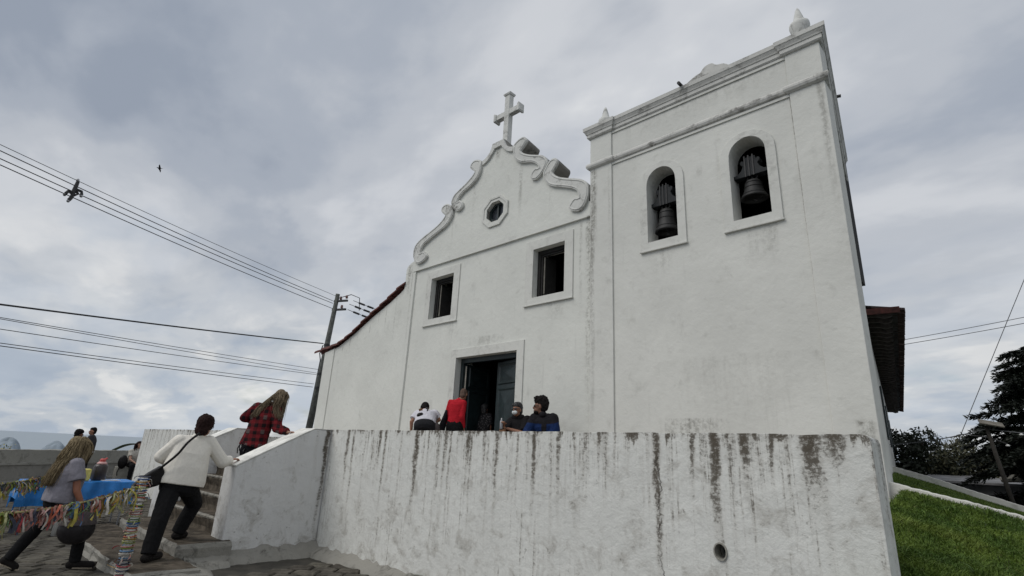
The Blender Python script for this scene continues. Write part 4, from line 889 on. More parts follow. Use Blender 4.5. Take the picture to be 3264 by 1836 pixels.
MB().tube([(-1.25, 22, 2.86), (-.84, 22, 2.80), (-.45, 22, 2.62)], .022, 6).build('arm', 'black_iron', lp)
for x, z in ((-.45, 2.60), (-.1, 2.92)): MB().lathe((x, 22, z-.05), [(.01, 0), (.05, .01), (.055, .03), (.02, .06)], 10).build('fitting', 'white_enamel', lp)
def wire(name, pts, r, mat, label, group=None, cat='cable', seg=6):
    o = MB().tube(pts, r, seg).build(name, mat, smooth=True); tag(o, label, cat, group); return o
def sagline(a, b_, sag, n=24): a, b_ = Vector(a), Vector(b_); return [a.lerp(b_, i/n)-Vector((0, 0, 4*sag*(i/n)*(1-i/n))) for i in range(n+1)]
wire('service_wire', sagline((-3.5, 22.0, 5.90), (3.0, 22, 6.72), .05), .010, 'cable_grey', 'upper of two thin wires leaving the eave to the right')
wire('service_wire', sagline((-3.5, 22.4, 5.83), (3.0, 22.4, 6.60), .05), .010, 'cable_black', 'lower of two thin wires leaving the eave to the right')
wire('guy_wire', sagline((-1.62, 22, 2.6), (1.4, 22, 8.8), 0), .011, 'cable_grey', 'steep slanting guy wire behind the conifer')
wire('garden_cable', sagline((-3.6, 22.2, 2.53), (-.84, 22, 3.06), .09) + sagline((-.84, 22, 3.06), (2.5, 22, 3.0), .15)[1:], .016, 'cable_grey', 'slack cable from the church flank past the lamp post')
# ================================================================ LEFT BACKGROUND
for k, (x, y, w, h, lab) in enumerate(((-900, 70, 34, 21, 'pale hazy rounded islet on the sea, left of the pair'), (-900, 116, 34, 17, 'pale hazy flatter islet on the sea, nearer the pair'))):
    r = random.Random(k); vs = []; n = 28; rings = 14
    for i in range(rings):
        f = i/(rings-1)
        for q in range(n):
            a = 2*PI*q/n; rr = math.cos(f*PI/2)**.8*(1+.10*math.sin(3*a+k)+.06*math.sin(7*a)) ; vs.append((x+rr*w*.8*math.cos(a), y+rr*w*.5*math.sin(a), -45+(45+h*.0)*0+math.sin(f*PI/2)*(28+h*.5)*(.94+.06*math.sin(a*2+k))))
    fs = [(i*n+q, i*n+(q+1) % n, (i+1)*n+(q+1) % n, (i+1)*n+q) for i in range(rings-1) for q in range(n)] + [tuple((rings-1)*n+q for q in range(n))]
    o = MB().add(vs, fs).build('rocky_islet', 'rock_hazed', smooth=True); tag(o, lab, 'islet', 'islets off the shore')
def banana(loc, leaves, label, seed):
    e = empty('banana_plant', loc, label, 'plant'); L = Vector(loc)
    MB().tube([L, L+Vector((0, 0, .5))], [.10, .07], 8).build('stem', 'leaf_banana', e)
    for (az, ln, rise) in leaves:
        d = Vector((math.cos(az), math.sin(az), 0)); s = Vector((-math.sin(az), math.cos(az), 0)); b = MB(); n = 12; vs = []; r = random.Random(seed)
        for i in range(n+1):
            t = i/n; c_ = L+Vector((0, 0, .45))+d*ln*t*math.cos(rise*.8)+Vector((0, 0, ln*(math.sin(rise)*t-.28*t**3))); w = .16*ln*math.sin(PI*min(1, t*.92+.06))**.7+.004; nick = r.uniform(.75, 1)
            vs += [tuple(c_-s*w*nick+Vector((0, 0, w*.35))), tuple(c_), tuple(c_+s*w*nick+Vector((0, 0, w*.35)))]
        b.add(vs, [(i*3+k, i*3+k+1, i*3+k+4, i*3+k+3) for i in range(n) for k in range(2)]); b.build('leaf', 'leaf_banana', e, smooth=True)
banana((-29.2, 5.3, .1), [(1.15, 1.7, .75), (.6, .9, .35), (2.6, .9, .3), (-.9, .9, .25)], 'banana plant with one long torn leaf behind the grey wall', 3)
banana((-28.6, 3.5, .0), [(-1.6, 1.0, .45), (2.2, .9, .4), (.4, .7, .6)], 'low banana leaves behind the wall, right of the blond woman', 4)
fl = empty('flowering_plant', (-26.6, 1.9, .3), 'small yellow flowering plant peeking over the grey wall', 'plant')
r = random.Random(2); b = MB(); leafquads(b, [Vector((-26.6+r.gauss(0, .12), 1.95+r.gauss(0, .16), .98+r.uniform(-.2, .14))) for _ in range(22)], .09, r); b.build('petals', 'flower_yellow', fl, clean=False)
b = MB(); leafquads(b, [Vector((-26.6+r.gauss(0, .14), 1.95+r.gauss(0, .2), .92+r.uniform(-.3, .14))) for _ in range(40)], .10, r); b.build('leaves', 'leaf_banana', fl, clean=False)
# ---------------------------------------------------------------- pole and lines
pb, pt_ = Vector((-28.44, 14.0, 0)), Vector((-27.22, 14.0, 9.87)); pv = pt_-pb
up_ = empty('utility_pole', pb, 'dark leaning utility pole behind the left end of the church', 'utility pole')
MB().tube([pb-pv*.05, pb+pv*.5, pt_], [.20, .165, .115], 14).build('pole', 'pole_concrete', up_, smooth=True)
def pp(z): return pb+pv*(z/9.87)
ldir = Vector((-20.85+27.2, -.67-14, 0)).normalized(); rdir = Vector((.62, .78, 0))
for z in (9.45, 8.95): MB().obox(pp(z)+Vector((.28, .12, 0)), (.42, .18, 0), (-.025, .05, 0), (0, 0, .05)).build('bracket', 'black_iron', up_)
for k, (dx, z) in enumerate(((.25, 9.5), (.60, 9.55), (.42, 9.0))):
    p = pp(z)+Vector((dx, dx*.45, .02)); MB().lathe(p, [(.03, 0), (.085, .03), (.05, .06), (.085, .09), (.05, .12), (.07, .16), (.02, .2)], 12).build('insulator', 'insulator', up_, smooth=True)
for z in (6.95, 5.35, 4.6): MB().tube([pp(z)-Vector((0, 0, .06)), pp(z)+Vector((0, 0, .06))], .185 if z < 6 else .165, 14).build('band', 'black_iron', up_)
MB().tube([pp(6.9)+Vector((-.25, -.1, .05)), pp(6.6)+Vector((-.35, -.15, -.1)), pp(6.2)+Vector((-.2, -.1, -.1)), pp(4.6)+Vector((-.25, -.05, 0)), pp(4.0)+Vector((-.27, -.05, -.2)), pp(2.6)+Vector((-.22, -.05, 0))], .03, 8).build('riser_cable', 'cable_black', up_)
MB().tube([pp(9.6)+Vector((.1, 0, 0)), pp(9.75)+Vector((.8, .4, .05)), pp(9.6)+Vector((1.25, .7, 0)), pp(8.9)+Vector((1.3, .8, 0))], .022, 6).build('jumper', 'cable_black', up_)
def ends(pxl, pxr): return pxr, pxl
HV = [((-27.15, 13.9, 9.70), (-20.85, -.67, 9.70)), ((-27.05, 13.66, 9.36), (-20.87, -.62, 9.52)), ((-27.06, 13.69, 9.22), (-20.9, -.56, 9.29)), ((-27.09, 13.75, 8.93), (-20.92, -.52, 9.11))]
nm = ['topmost thin wire of the four sloping to the upper left', 'second wire from the top of the four sloping to the upper left', 'third wire from the top of the four sloping to the upper left', 'lowest of the four wires sloping to the upper left']
for k, (a, b_) in enumerate(HV):
    a, b_ = Vector(a), Vector(b_); e = b_+(b_-a)*.9; P = [a.lerp(e, i/40) for i in range(41)]; L_ = (e-a).length
    P = [p-Vector((0, 0, .10*math.sin(PI*min(1, i/21)))) for i, p in enumerate(P)]
    wire('power_line', P, .010 if k == 0 else .015, 'cable_black', nm[k], 'power lines to the pole')
LV = [((-26.96, 13.46, 6.88), (-21.35, .49, 5.24), .030, .16, 'thick twisted black cable sagging left from the pole'), ((-26.95, 13.41, 5.46), (-21.4, .59, 4.84), .011, .12, 'upper of the two thin wires just below the thick cable'),
      ((-26.96, 13.46, 5.26), (-21.4, .6, 4.80), .011, .12, 'lower of the two thin wires just below the thick cable'), ((-26.97, 13.47, 5.18), (-21.43, .68, 4.51), .012, .12, 'single wire in the middle of the lower bundle'),
      ((-26.87, 13.24, 4.67), (-21.48, .78, 4.10), .012, .10, 'upper of the lowest pair of wires at the pole'), ((-26.86, 13.21, 4.50), (-21.49, .81, 4.02), .014, .10, 'lowest wire reaching the pole')]
for (a, b_, rad, sg, lab) in LV:
    a, b_ = Vector(a), Vector(b_); e = b_+(b_-a)*.9; P = [a.lerp(e, i/44)-Vector((0, 0, sg*1.6*4*(i/44)*(1-i/44)*.55)) for i in range(45)]
    wire('phone_line' if rad < .03 else 'trunk_cable', P, rad, 'cable_black', lab, 'cables to the pole')
for k, (a, b_) in enumerate((((-26.3, 14.5, 9.45), (-14, 26, 9.0)), ((-26.5, 14.4, 9.25), (-14, 26, 8.7)), ((-26.6, 14.4, 8.95), (-14, 26, 8.3)))):
    a, b_ = Vector(a), Vector(b_)
    wire('power_line', sagline(a, b_, 1.4), .016, 'cable_black', ['upper', 'middle', 'lower'][k]+' wire running from the pole behind the church roof', 'power lines behind the church')
    q = MB()
    for s in (.02, .05): q.tube([Vector(sagline(a, b_, 1.4, 100)[int(s*100)]), Vector(sagline(a, b_, 1.4, 100)[int(s*100)+2])], .055, 8)
    q.build('strain_clamp', 'black_iron', up_)
sp = empty('cable_spacer', (-21.72, 1.33, 9.29), 'dark four-armed spacer clamped on the sloping wires', 'cable spacer'); c_ = Vector((-21.72, 1.33, 9.29)); sx = Vector((-.12, .99, 0)).normalized()
zz = Vector((0, 0, 1)); b = MB()
def at(u, v): return c_+(sx*u+zz*v)*.85
b.tube([at(0.02, .40), at(0, .1), at(-.02, -.12)], [.05, .06, .06], 8); b.tube([at(0, .08), at(.22, .06), at(.25, -.06)], .05, 8); b.tube([at(-.02, -.1), at(-.16, -.08), at(-.22, -.22)], .05, 8); b.tube([at(0, -.1), at(-.02, -.3), at(-.07, -.44)], .055, 8); b.tube([at(0, .1), at(.14, -.08), at(.04, -.2), at(-.12, -.12)], .04, 8)
b.build('arms', 'black_iron', sp)
for (u_, v_) in ((.0, .46), (.25, -.12), (-.24, -.28), (-.08, -.48)): MB().ell(at(u_, v_), (.05, .05, .055), 10, 6).build('clamp', 'insulator' if False else 'steel_leg', sp, smooth=True)
# bird
bd = empty('bird', (-33.3, 5.26, 16.1), 'small dark bird flying in the cloudy sky', 'bird'); L = Vector((-33.3, 5.26, 16.1)); sy = Vector((.15, .98, 0)).normalized(); b = MB()
def bp(u, v, d=0): return L+(sy*u+zz*v+Vector((-1, .15, 0))*d)*.62
b.tube([bp(.12, -.26), bp(.08, -.10), bp(0, .02), bp(-.12, .10), bp(-.26, .12)], [.013, .04, .048, .03, .007], 8); b.build('body', 'jacket_black', bd, smooth=True)
for (tip, s) in (((-.08, .42), -1), ((.30, .30), 1)):
    b = MB(); b.add([bp(.05, -.06, -.02), bp(-.08, .06, -.02), bp(tip[0]-.05, tip[1]*.8, s*.1), bp(*tip, s*.16), bp(.10, .10, s*.05), bp(.05, -.06, .02), bp(-.08, .06, .02), bp(tip[0]-.05, tip[1]*.8, s*.1+.02), bp(*tip, s*.16+.01), bp(.10, .10, s*.05+.02)],
        [(0, 1, 2, 3, 4), (9, 8, 7, 6, 5)] + [(k, (k+1) % 5, 5+(k+1) % 5, 5+k) for k in range(5)]); b.build('wing', 'jacket_black', bd)
# ================================================================ PEOPLE
V = Vector
def capsule(mb, a, b, ra, rb, seg=12):
    a, b = V(a), V(b); d = b-a; L = d.length
    if L < 1e-5: return mb.ell(a, (ra, ra, ra), seg, 8)
    d /= L; prof = []
    for i in range(5): th = PI/2*i/4; prof.append((ra*math.sin(th)+1e-4, -ra*math.cos(th)))
    for i in range(5): th = PI/2*i/4; prof.append((rb*math.cos(th)+1e-4, L+rb*math.sin(th)))
    return mb.lathe(a, prof, seg, 0, d)
dgc = None
def fuse(name, mb, mat, parent, voxel=.012, smooth=6, fold=0, fscale=.12, seed=0):
    """joins overlapping shapes into one continuous skin"""
    org = world_loc(parent); me = mb.mesh(name+'_src', org, False); o = bpy.data.objects.new(name+'_src', me); C.objects.link(o)
    b = bmesh.new(); b.from_mesh(me); bmesh.ops.recalc_face_normals(b, faces=b.faces); b.to_mesh(me); b.free()
    r = o.modifiers.new('r', 'REMESH'); r.mode = 'VOXEL'; r.voxel_size = voxel; r.adaptivity = 0
    s = o.modifiers.new('s', 'SMOOTH'); s.iterations = smooth; s.factor = .5
    if fold:
        tx = bpy.data.textures.new('fold', 'CLOUDS'); tx.noise_scale = fscale; tx.noise_depth = 2
        dm = o.modifiers.new('d', 'DISPLACE'); dm.texture = tx; dm.strength = fold; dm.mid_level = .5; dm.texture_coords = 'LOCAL'
    dg = bpy.context.evaluated_depsgraph_get(); m2 = bpy.data.meshes.new_from_object(o.evaluated_get(dg)); m2.name = name
    bpy.data.objects.remove(o); bpy.data.meshes.remove(me)
    return link(name, m2, mat, parent, True)
class Person:
    """joints in world units; k = girth scale"""
    def __init__(s, label, J, k=1.0, face=None, pitch=0, group=None, skin='skin_tan', voxel=.012, R=None):
        s.J = {a: V(b) for a, b in J.items()}; s.k = k/S; s.skin = skin; s.vox = voxel
        p = s.J['pelvis']; fz = min(s.J['anL'].z, s.J['anR'].z)-.08*s.k
        s.e = empty('person', (p.x, p.y, fz), label, 'person', group)
        s.face = V((*face, 0)).normalized(); s.up = V((0, 0, 1)); s.pitch = pitch
        rt = s.face.cross(s.up); q = Matrix.Rotation(pitch, 3, rt); f2 = q @ s.face; u2 = q @ s.up
        s.hm = Matrix((rt, f2, u2)).transposed()                             # head frame: x right, y forward, z up
        s.torso_r = (s.J['shR']-s.J['shL']).normalized()
    def hp(s, x, y, z): return s.J['head']+s.hm @ V((x, y, z))*s.k
    def body(s, fingers=True, hands=('R', 'L'), curl=.5, girth=1.0):
        J, k = s.J, s.k; b = MB(); c = lambda a, d, ra, rb: capsule(b, a, d, ra*k, rb*k)
        c(J['hipL'], J['hipR'], .10*girth, .10*girth); ch_ = (J['shL']+J['shR'])/2; rt = s.torso_r
        for o in (-.055, .055): c(J['pelvis']+rt*o*k*girth, ch_+rt*o*k*girth-(ch_-J['pelvis']).normalized()*.07*k, .10*girth, .095*girth)
        c(J['shL'], J['shR'], .058, .058); c(ch_, J['neck'], .07, .055); c(J['neck'], s.hp(0, -.01, -.07), .054, .05)
        b.ell(s.hp(0, -.01, .02), (.074*k, .092*k, .104*k), 16, 12, s.hm); b.ell(s.hp(0, .028, -.05), (.055*k, .060*k, .065*k), 12, 9, s.hm)
        b.ell(s.hp(0, .096, -.015), (.014*k, .020*k, .026*k), 8, 6, s.hm); b.ell(s.hp(0, .082, -.066), (.026*k, .014*k, .012*k), 8, 6, s.hm)
        for x in (-1, 1): b.ell(s.hp(x*.076, -.012, -.005), (.011*k, .022*k, .034*k), 8, 6, s.hm)
        for q in 'LR':
            c(J['sh'+q], J['el'+q], .050, .040); c(J['el'+q], J['wr'+q], .040, .027)
            c(J['hip'+q], J['kn'+q], .085*min(1.15, girth), .055); c(J['kn'+q], J['an'+q], .056, .038); c(J['an'+q]-V((0, 0, .03*k)), J['toe'+q], .038, .030)
        for q in 'LR': s.hand(b, q, curl)
        return fuse('body', b, s.skin, s.e, s.vox, 3)
    def hand(s, b, q, curl):
        J, k = s.J, s.k; w = J['wr'+q]; d = (J['hand'+q]-w).normalized() if 'hand'+q in J else (w-J['el'+q]).normalized()
        sd = d.cross(V((0, 0, 1))); sd = sd.normalized() if sd.length > .1 else s.torso_r.copy(); n_ = sd.cross(d).normalized()
        if n_.z > 0: n_ = -n_
        sgn = 1 if q == 'L' else -1
        for i in range(4): capsule(b, w+sd*(-.024+.016*i)*k, w+d*.085*k+sd*(-.03+.02*i)*k, .013*k, .012*k, 8)
        for i, L in enumerate((.062, .072, .068, .052)):
            p0 = w+d*.085*k+sd*(-.03+.02*i)*k; p1 = p0+(d*math.cos(curl)+n_*math.sin(curl))*L*.5*k; p2 = p1+(d*math.cos(curl*2)+n_*math.sin(curl*2))*L*.5*k
            capsule(b, p0, p1, .0092*k, .0085*k, 8); capsule(b, p1, p2, .0085*k, .0075*k, 8)
        p0 = w+d*.025*k+sd*sgn*.028*k; p1 = p0+(d*.7+sd*sgn*.75+n_*.3).normalized()*.045*k; capsule(b, p0, p1, .0105*k, .010*k, 8); capsule(b, p1, p1+(d*.95+n_*.3).normalized()*.032*k, .010*k, .008*k, 8)
    def loft(s, mb, rings, seg=22):
        """rings: (centre, half-width vector, half-depth vector); flat ends"""
        vs = []
        for c_, ax, ay in rings:
            for q in range(seg):
                th = 2*PI*q/seg; cx_, sy_ = math.cos(th), math.sin(th); cx_ = math.copysign(abs(cx_)**.85, cx_); sy_ = math.copysign(abs(sy_)**.85, sy_); vs.append(c_+ax*cx_+ay*sy_)
        n = len(rings); mb.add(vs, [(i*seg+q, i*seg+(q+1) % seg, (i+1)*seg+(q+1) % seg, (i+1)*seg+q) for i in range(n-1) for q in range(seg)]+[tuple(reversed(range(seg))), tuple((n-1)*seg+q for q in range(seg))])
    def pipe(s, mb, a, b_, ra, rb):
        """tapered tube, rounded at a, cut flat at b"""
        a, b_ = V(a), V(b_); d = b_-a; L = d.length; d /= L; k = s.k
        mb.lathe(a, [(ra*k*math.sin(t)+1e-4, -ra*k*math.cos(t)) for t in (0, .4, .8, 1.2)]+[(ra*k, 0), (rb*k, L)], 14, 0, d)
    def top(s, mat, name='shirt', sleeve=1.0, hem=.0, g=1.0, infl=.018, fold=.02, belly=0, bust=0, vox=None, arm=0, flare=0):
        """sleeve 0..1 upper arm, 1..2 forearm; hem: how far below the pelvis"""
        J, k = s.J, s.k; b = MB(); c = lambda a, d, ra, rb: capsule(b, a, d, ra*k, rb*k); rt = s.torso_r; ch_ = (J['shL']+J['shR'])/2; sp = (ch_-J['pelvis']).normalized(); rt = (rt-sp*rt.dot(sp)).normalized(); fw = rt.cross(sp)
        fw = -fw if fw.dot(s.face) < 0 else fw
        lo = J['pelvis']-sp*hem*k; up = ch_+sp*.03*k; gs = min(g, 1.28)
        R_ = [(0, .160*g*(1+flare), .122*g*(1+flare)), (.10, .163*g*(1+flare*.7), .125*g), (.38, .152*g, .118*g), (.68, .165*gs, .120*gs), (.88, .165*gs, .105), (1, .12, .075)]
        s.loft(b, [(lo.lerp(up, t), rt*(w+infl)*k, fw*(d+infl)*k) for t, w, d in R_])
        if belly: b.ell(J['pelvis']+sp*.16*k+fw*.04*k, (.17*g*k, .13*g*k, .20*k), 14, 10)
        if bust: b.ell(ch_-sp*.14*k+fw*.075*k, (.15*k, .09*k, .10*k), 12, 8)
        c(J['shL'], J['shR'], .060+infl, .060+infl); c(ch_, J['neck']-(J['neck']-ch_)*.25, .078+infl*.6, .06+infl*.5)
        for q in 'LR':
            a, e_, w = J['sh'+q], J['el'+q], J['wr'+q]; f = min(sleeve, 1)
            if sleeve > 1: c(a, e_, .052+infl+arm, .046+infl+arm); s.pipe(b, e_, e_+(w-e_)*(sleeve-1), .045+infl+arm, .032+infl+arm*.6)
            else: s.pipe(b, a, a+(e_-a)*f, .054+infl+arm, .054+infl+arm*1.3)
        return fuse(name, b, mat, s.e, vox or s.vox, 4, fold*k, .11*k)
    def trousers(s, mat, infl=.015, g=1.0, length=1.0, name='trousers', fold=.014, wide=0):
        J, k = s.J, s.k; b = MB(); c = lambda a, d, ra, rb: capsule(b, a, d, ra*k, rb*k); sp = ((J['shL']+J['shR'])/2-J['pelvis']).normalized(); rt = (J['hipR']-J['hipL']).normalized(); rt = (rt-sp*rt.dot(sp)).normalized(); fw = rt.cross(sp)
        P0 = J['pelvis']; s.loft(b, [(P0-sp*.16*k, rt*(.11*g)*k, fw*(.09*g)*k), (P0-sp*.11*k, rt*(.145*g+infl)*k, fw*(.108*g+infl)*k), (P0-sp*.06*k, rt*(.155*g+infl)*k, fw*(.115*g+infl)*k), (P0+sp*.02*k, rt*(.155*g+infl)*k, fw*(.115*g+infl)*k), (P0+sp*.09*k, rt*(.145*g+infl)*k, fw*(.105*g+infl)*k)])
        for q in 'LR':
            kn, an = J['kn'+q], J['an'+q]; gl = .5+.5*g
            c(J['hip'+q], kn, .092*gl+infl, .060+infl+wide) if length > .55 else s.pipe(b, J['hip'+q], J['hip'+q].lerp(kn, .8), .095*gl+infl, .085+infl)
            if length > .55: s.pipe(b, kn, kn.lerp(an, min(1, length)), .062+infl+wide, .046+infl+wide)
        return fuse(name, b, mat, s.e, s.vox, 4, fold*k, .10*k)
    def shoes(s, mat, infl=.012):
        J, k = s.J, s.k
        for q in 'LR':
            b = MB(); a, t = J['an'+q], J['toe'+q]; h = a-V((0, 0, .035*k)); back = h-(t-h).normalized()*.04*k
            capsule(b, back, t, (.038+infl)*k, (.034+infl)*k); capsule(b, a, h, (.036+infl)*k, (.036+infl)*k); fuse('shoe', b, mat, s.e, .010, 3)
    def eyes(s):
        for x in (-1, 1):
            b = MB(); b.ell(s.hp(x*.031, .082, .018), (.014*s.k, .010*s.k, .008*s.k), 8, 6, s.hm); b.build('eye', 'hair_black', s.e, smooth=True)
    def hair_cap(s, mat, grow=.016, back=.0, top=0, low=-.02, name='hair', vox=.010, fold=.010, extra=()):
        k = s.k; b = MB(); b.ell(s.hp(0, -.040-back*.5, .036+top*.5), ((.072+grow)*k, (.070+grow+back*.5)*k, (.088+grow+top)*k), 16, 12, s.hm)
        b.ell(s.hp(0, -.005, .078+top*.6), ((.066+grow)*k, (.080+grow)*k, (.042+grow+top*.5)*k), 14, 10, s.hm)
        b.ell(s.hp(0, -.058-back, low-.02), ((.066+grow)*k, (.044+grow)*k, (.058+grow)*k), 12, 9, s.hm)
        for (p, r) in extra: b.ell(s.hp(*p), tuple(x*k for x in r), 12, 9, s.hm)
        o = fuse(name, b, mat, s.e, vox, 3, fold*k, .035*k); return o
def locks(person, mat, paths, r0, n, spread, seed, name='hair'):
    """strands following guide paths (world points)"""
    r = random.Random(seed); b = MB()
    for i in range(n):
        g = r.choice(paths); off = V((r.gauss(0, 1), r.gauss(0, 1), r.gauss(0, .5)))*spread; pts = []; m_ = len(g)
        for q, p in enumerate(g): pts.append(V(p)+off*(.45+.75*q/(m_-1))+V((r.gauss(0, .006), r.gauss(0, .006), r.gauss(0, .006))))
        pts = catmull(pts, 3); L = len(pts); b.tube(pts, [r0*(1-.75*(q/(L-1))**2)*r.uniform(.85, 1.1) for q in range(L)], 6)
    return b.build(name, mat, person.e, smooth=True, clean=False)
def stand(x, y, z, face, H=1.7, lean=0, stride=0, arms='down', k=None):
    """joint set for an upright figure"""
    f = V((*face, 0)).normalized(); rt = f.cross(V((0, 0, 1))); h = H/1.7/S; o = V((x, y, z))
    P = lambda a, b, c: o+rt*a*h+f*(b+lean*max(0, c-.9))*h+V((0, 0, c*h))
    J = dict(pelvis=P(0, 0, .94), head=P(0, .03, 1.575), neck=P(0, 0, 1.44), shL=P(-.165, 0, 1.385), shR=P(.165, 0, 1.385), elL=P(-.215, -.03, 1.10), elR=P(.215, -.03, 1.10), wrL=P(-.22, .04, .86), wrR=P(.22, .04, .86),
             hipL=P(-.085, 0, .90), hipR=P(.085, 0, .90), knL=P(-.095, .02+stride*.5, .49), knR=P(.095, .02-stride*.4, .49), anL=P(-.10, stride, .09), anR=P(.10, -stride, .09), toeL=P(-.115, .14+stride, .04), toeR=P(.115, .14-stride, .04))
    if arms == 'folded': J.update(elL=P(-.23, .05, 1.12), elR=P(.23, .05, 1.12), wrL=P(.06, .20, 1.14), wrR=P(-.06, .21, 1.17))
    return {a: tuple(b) for a, b in J.items()}
# ---- woman in white sweater
J = dict(head=(-9.27, 2.93, 1.79), neck=(-9.24, 2.87, 1.66), shR=(-9.27, 3.03, 1.57), shL=(-9.28, 2.62, 1.56), elR=(-9.26, 3.28, 1.28), wrR=(-9.33, 3.42, 1.315), handR=(-9.36, 3.53, 1.335), elL=(-9.44, 2.47, 1.33), wrL=(-9.62, 2.68, 1.24),
         pelvis=(-9.25, 2.75, .98), hipL=(-9.22, 2.64, .93), hipR=(-9.28, 2.86, .93), knL=(-9.02, 2.52, .50), anL=(-8.92, 2.45, .09), toeL=(-9.05, 2.62, .045), knR=(-9.47, 3.07, .66), anR=(-9.52, 2.94, .26), toeR=(-9.66, 3.08, .205))
p = Person('woman in cream sweater and black trousers leaning on the stair wall', J, 1.0, (-.72, .70), -.12, skin='skin_tan', voxel=.009)
p.body(girth=1.25); p.top('knit_cream', 'sweater', 1.96, .03, 1.58, .022, .010, arm=.014, flare=.02); p.trousers('trouser_black', .02, 1.38, 1.0, wide=.018); p.shoes('shoe_dark')
p.hair_cap('hair_darkbrown', .026, .02, .012, -.03, fold=.03, extra=(((.05, -.02, .03), (.06, .07, .08)), ((-.05, -.03, .02), (.06, .07, .08)), ((0, .035, .07), (.07, .05, .04))))
g_ = MB()
for x in (-1, 1): g_.tube([p.hp(x*.07, -.01, .015), p.hp(x*.068, .085, .02)], .004, 6); g_.tube([p.hp(x*.033+.03*math.cos(a), .10, .012+.02*math.sin(a)) for a in np.linspace(0, 2*PI, 13)], .0035, 6)
g_.build('glasses', 'black_iron', p.e)
sb = empty('shoulder_bag', (-9.35, 2.42, .9), 'black shoulder bag on a strap across the cream sweater', 'bag')
b = MB(); b.tube(catmull([(-9.05, 2.80, 1.69), (-9.02, 2.66, 1.55), (-9.02, 2.56, 1.38), (-9.10, 2.44, 1.22), (-9.18, 2.37, 1.12)], 5), .017, 6); b.build('strap', 'bag_black', sb)
b = MB(); b.add([(-9.2+dx, y, z) for dx in (-.07, .07) for y, z in ((2.44, 1.22), (2.30, 1.12), (2.16, .98), (2.12, .92), (2.30, .90), (2.46, .95), (2.50, 1.10))], [tuple(range(7)), tuple(range(13, 6, -1))] + [(k, (k+1) % 7, 7+(k+1) % 7, 7+k) for k in range(7)]); b.build('pouch', 'bag_black', sb, bevel=.03, seg=3)
# ---- woman in plaid shirt
J = dict(head=(-10.12, 4.38, 2.42), neck=(-10.17, 4.29, 2.28), shR=(-10.04, 4.31, 2.20), shL=(-10.36, 4.09, 2.22), elR=(-9.90, 4.32, 1.86), wrR=(-9.65, 4.42, 1.80), handR=(-9.54, 4.50, 1.815), elL=(-10.45, 3.93, 2.03), wrL=(-10.56, 4.16, 1.98),
         pelvis=(-10.24, 4.10, 1.62), hipL=(-10.32, 4.06, 1.56), hipR=(-10.16, 4.13, 1.56), knL=(-10.36, 4.24, 1.25), anL=(-10.36, 4.16, 1.03), toeL=(-10.42, 4.30, .975), knR=(-10.12, 4.14, 1.16), anR=(-10.13, 3.98, .76), toeR=(-10.2, 4.11, .705))
J.update(anL=(-10.34, 4.28, 1.02), toeL=(-10.41, 4.40, .975), knL=(-10.38, 4.27, 1.30))
p = Person('woman with long streaked hair in red and black plaid shirt on the stairs', J, .92, (-.45, .9), -.55, skin='skin_light', voxel=.010)
p.body(); p.top('plaid', 'plaid_shirt', 1.95, .10, 1.12, .026, .03, arm=.012, flare=.18); p.trousers('jean_dark', .014, 1.0); p.shoes('shoe_dark')
hd = p.J['head']; p.hair_cap('hair_streaked', .014, .01, .004, -.04, fold=.008)
R_ = p.hm; G = []
for a in np.linspace(-1.15, 1.15, 9):
    x = .09*math.sin(a); y = -.02-.075*math.cos(a)*.9
    tipdir = V((.16, .10, 0)) if a > .2 else V((-.02, -.14, 0))
    G.append([p.hp(x*.35, .0, .125), p.hp(x, y*.8, .07), p.hp(x*1.15, y*1.25, -.03), p.hp(x*1.2, y*1.35, -.12)+tipdir*.2, p.J['neck']+p.hm.col[0]*x*1.2-p.face*.12+tipdir*.5+V((0, 0, -.06)), p.J['neck']+p.hm.col[0]*x*1.4-p.face*.13+tipdir+V((0, 0, -.24))])
for a in (.9, 1.05, 1.2): G.append([p.hp(.03, .02, .12), p.hp(.085, .03, .05), p.hp(.095, .05, -.04), p.hp(.09, .07, -.12), p.hp(.085, .08, -.22)+V((.03, .02, -.04)), p.hp(.08, .08, -.30)+V((.04, .03, -.10))])
locks(p, 'hair_streaked', G, .0055, 620, .019, 4)
fr_ = MB(); r = random.Random(8)
for i in range(26):
    t = i/25; q = V((-10.12, 3.82, 1.60)).lerp(V((-9.98, 3.98, 1.40)), t)+V((r.gauss(0, .02), r.gauss(0, .02), r.gauss(0, .02))); fr_.tube([q, q+V((0, -.03, -.08)), q+V((r.gauss(0, .02), -.02, -.16))], .009, 5)
fr_.build('fringe', 'jacket_black', p.e)
# ---- blond woman in grey tee
J = dict(head=(-9.60, 1.49, 1.41), neck=(-9.59, 1.46, 1.27), shR=(-9.43, 1.49, 1.19), shL=(-9.76, 1.50, 1.20), elR=(-9.35, 1.56, .87), wrR=(-9.33, 1.68, .64), elL=(-9.82, 1.56, .90), wrL=(-9.80, 1.66, .68),
         pelvis=(-9.60, 1.44, .78), hipR=(-9.52, 1.45, .74), hipL=(-9.68, 1.45, .74), knR=(-9.48, 1.74, .42), anR=(-9.49, 1.77, -.02), toeR=(-9.48, 1.95, -.075), knL=(-9.72, 1.29, .36), anL=(-9.76, 1.12, .03), toeL=(-9.75, 1.20, -.07))
p = Person('long-haired blond woman in grey tee striding past the ribbon rope', J, .92, (-.22, .97), -.10, skin='skin_red', voxel=.009)
p.body(girth=1.1); p.top('tee_grey', 'tee_shirt', .62, .06, 1.32, .020, .018, arm=.018, bust=1); p.trousers('trouser_black', .016, 1.15, 1.0); p.shoes('shoe_dark')
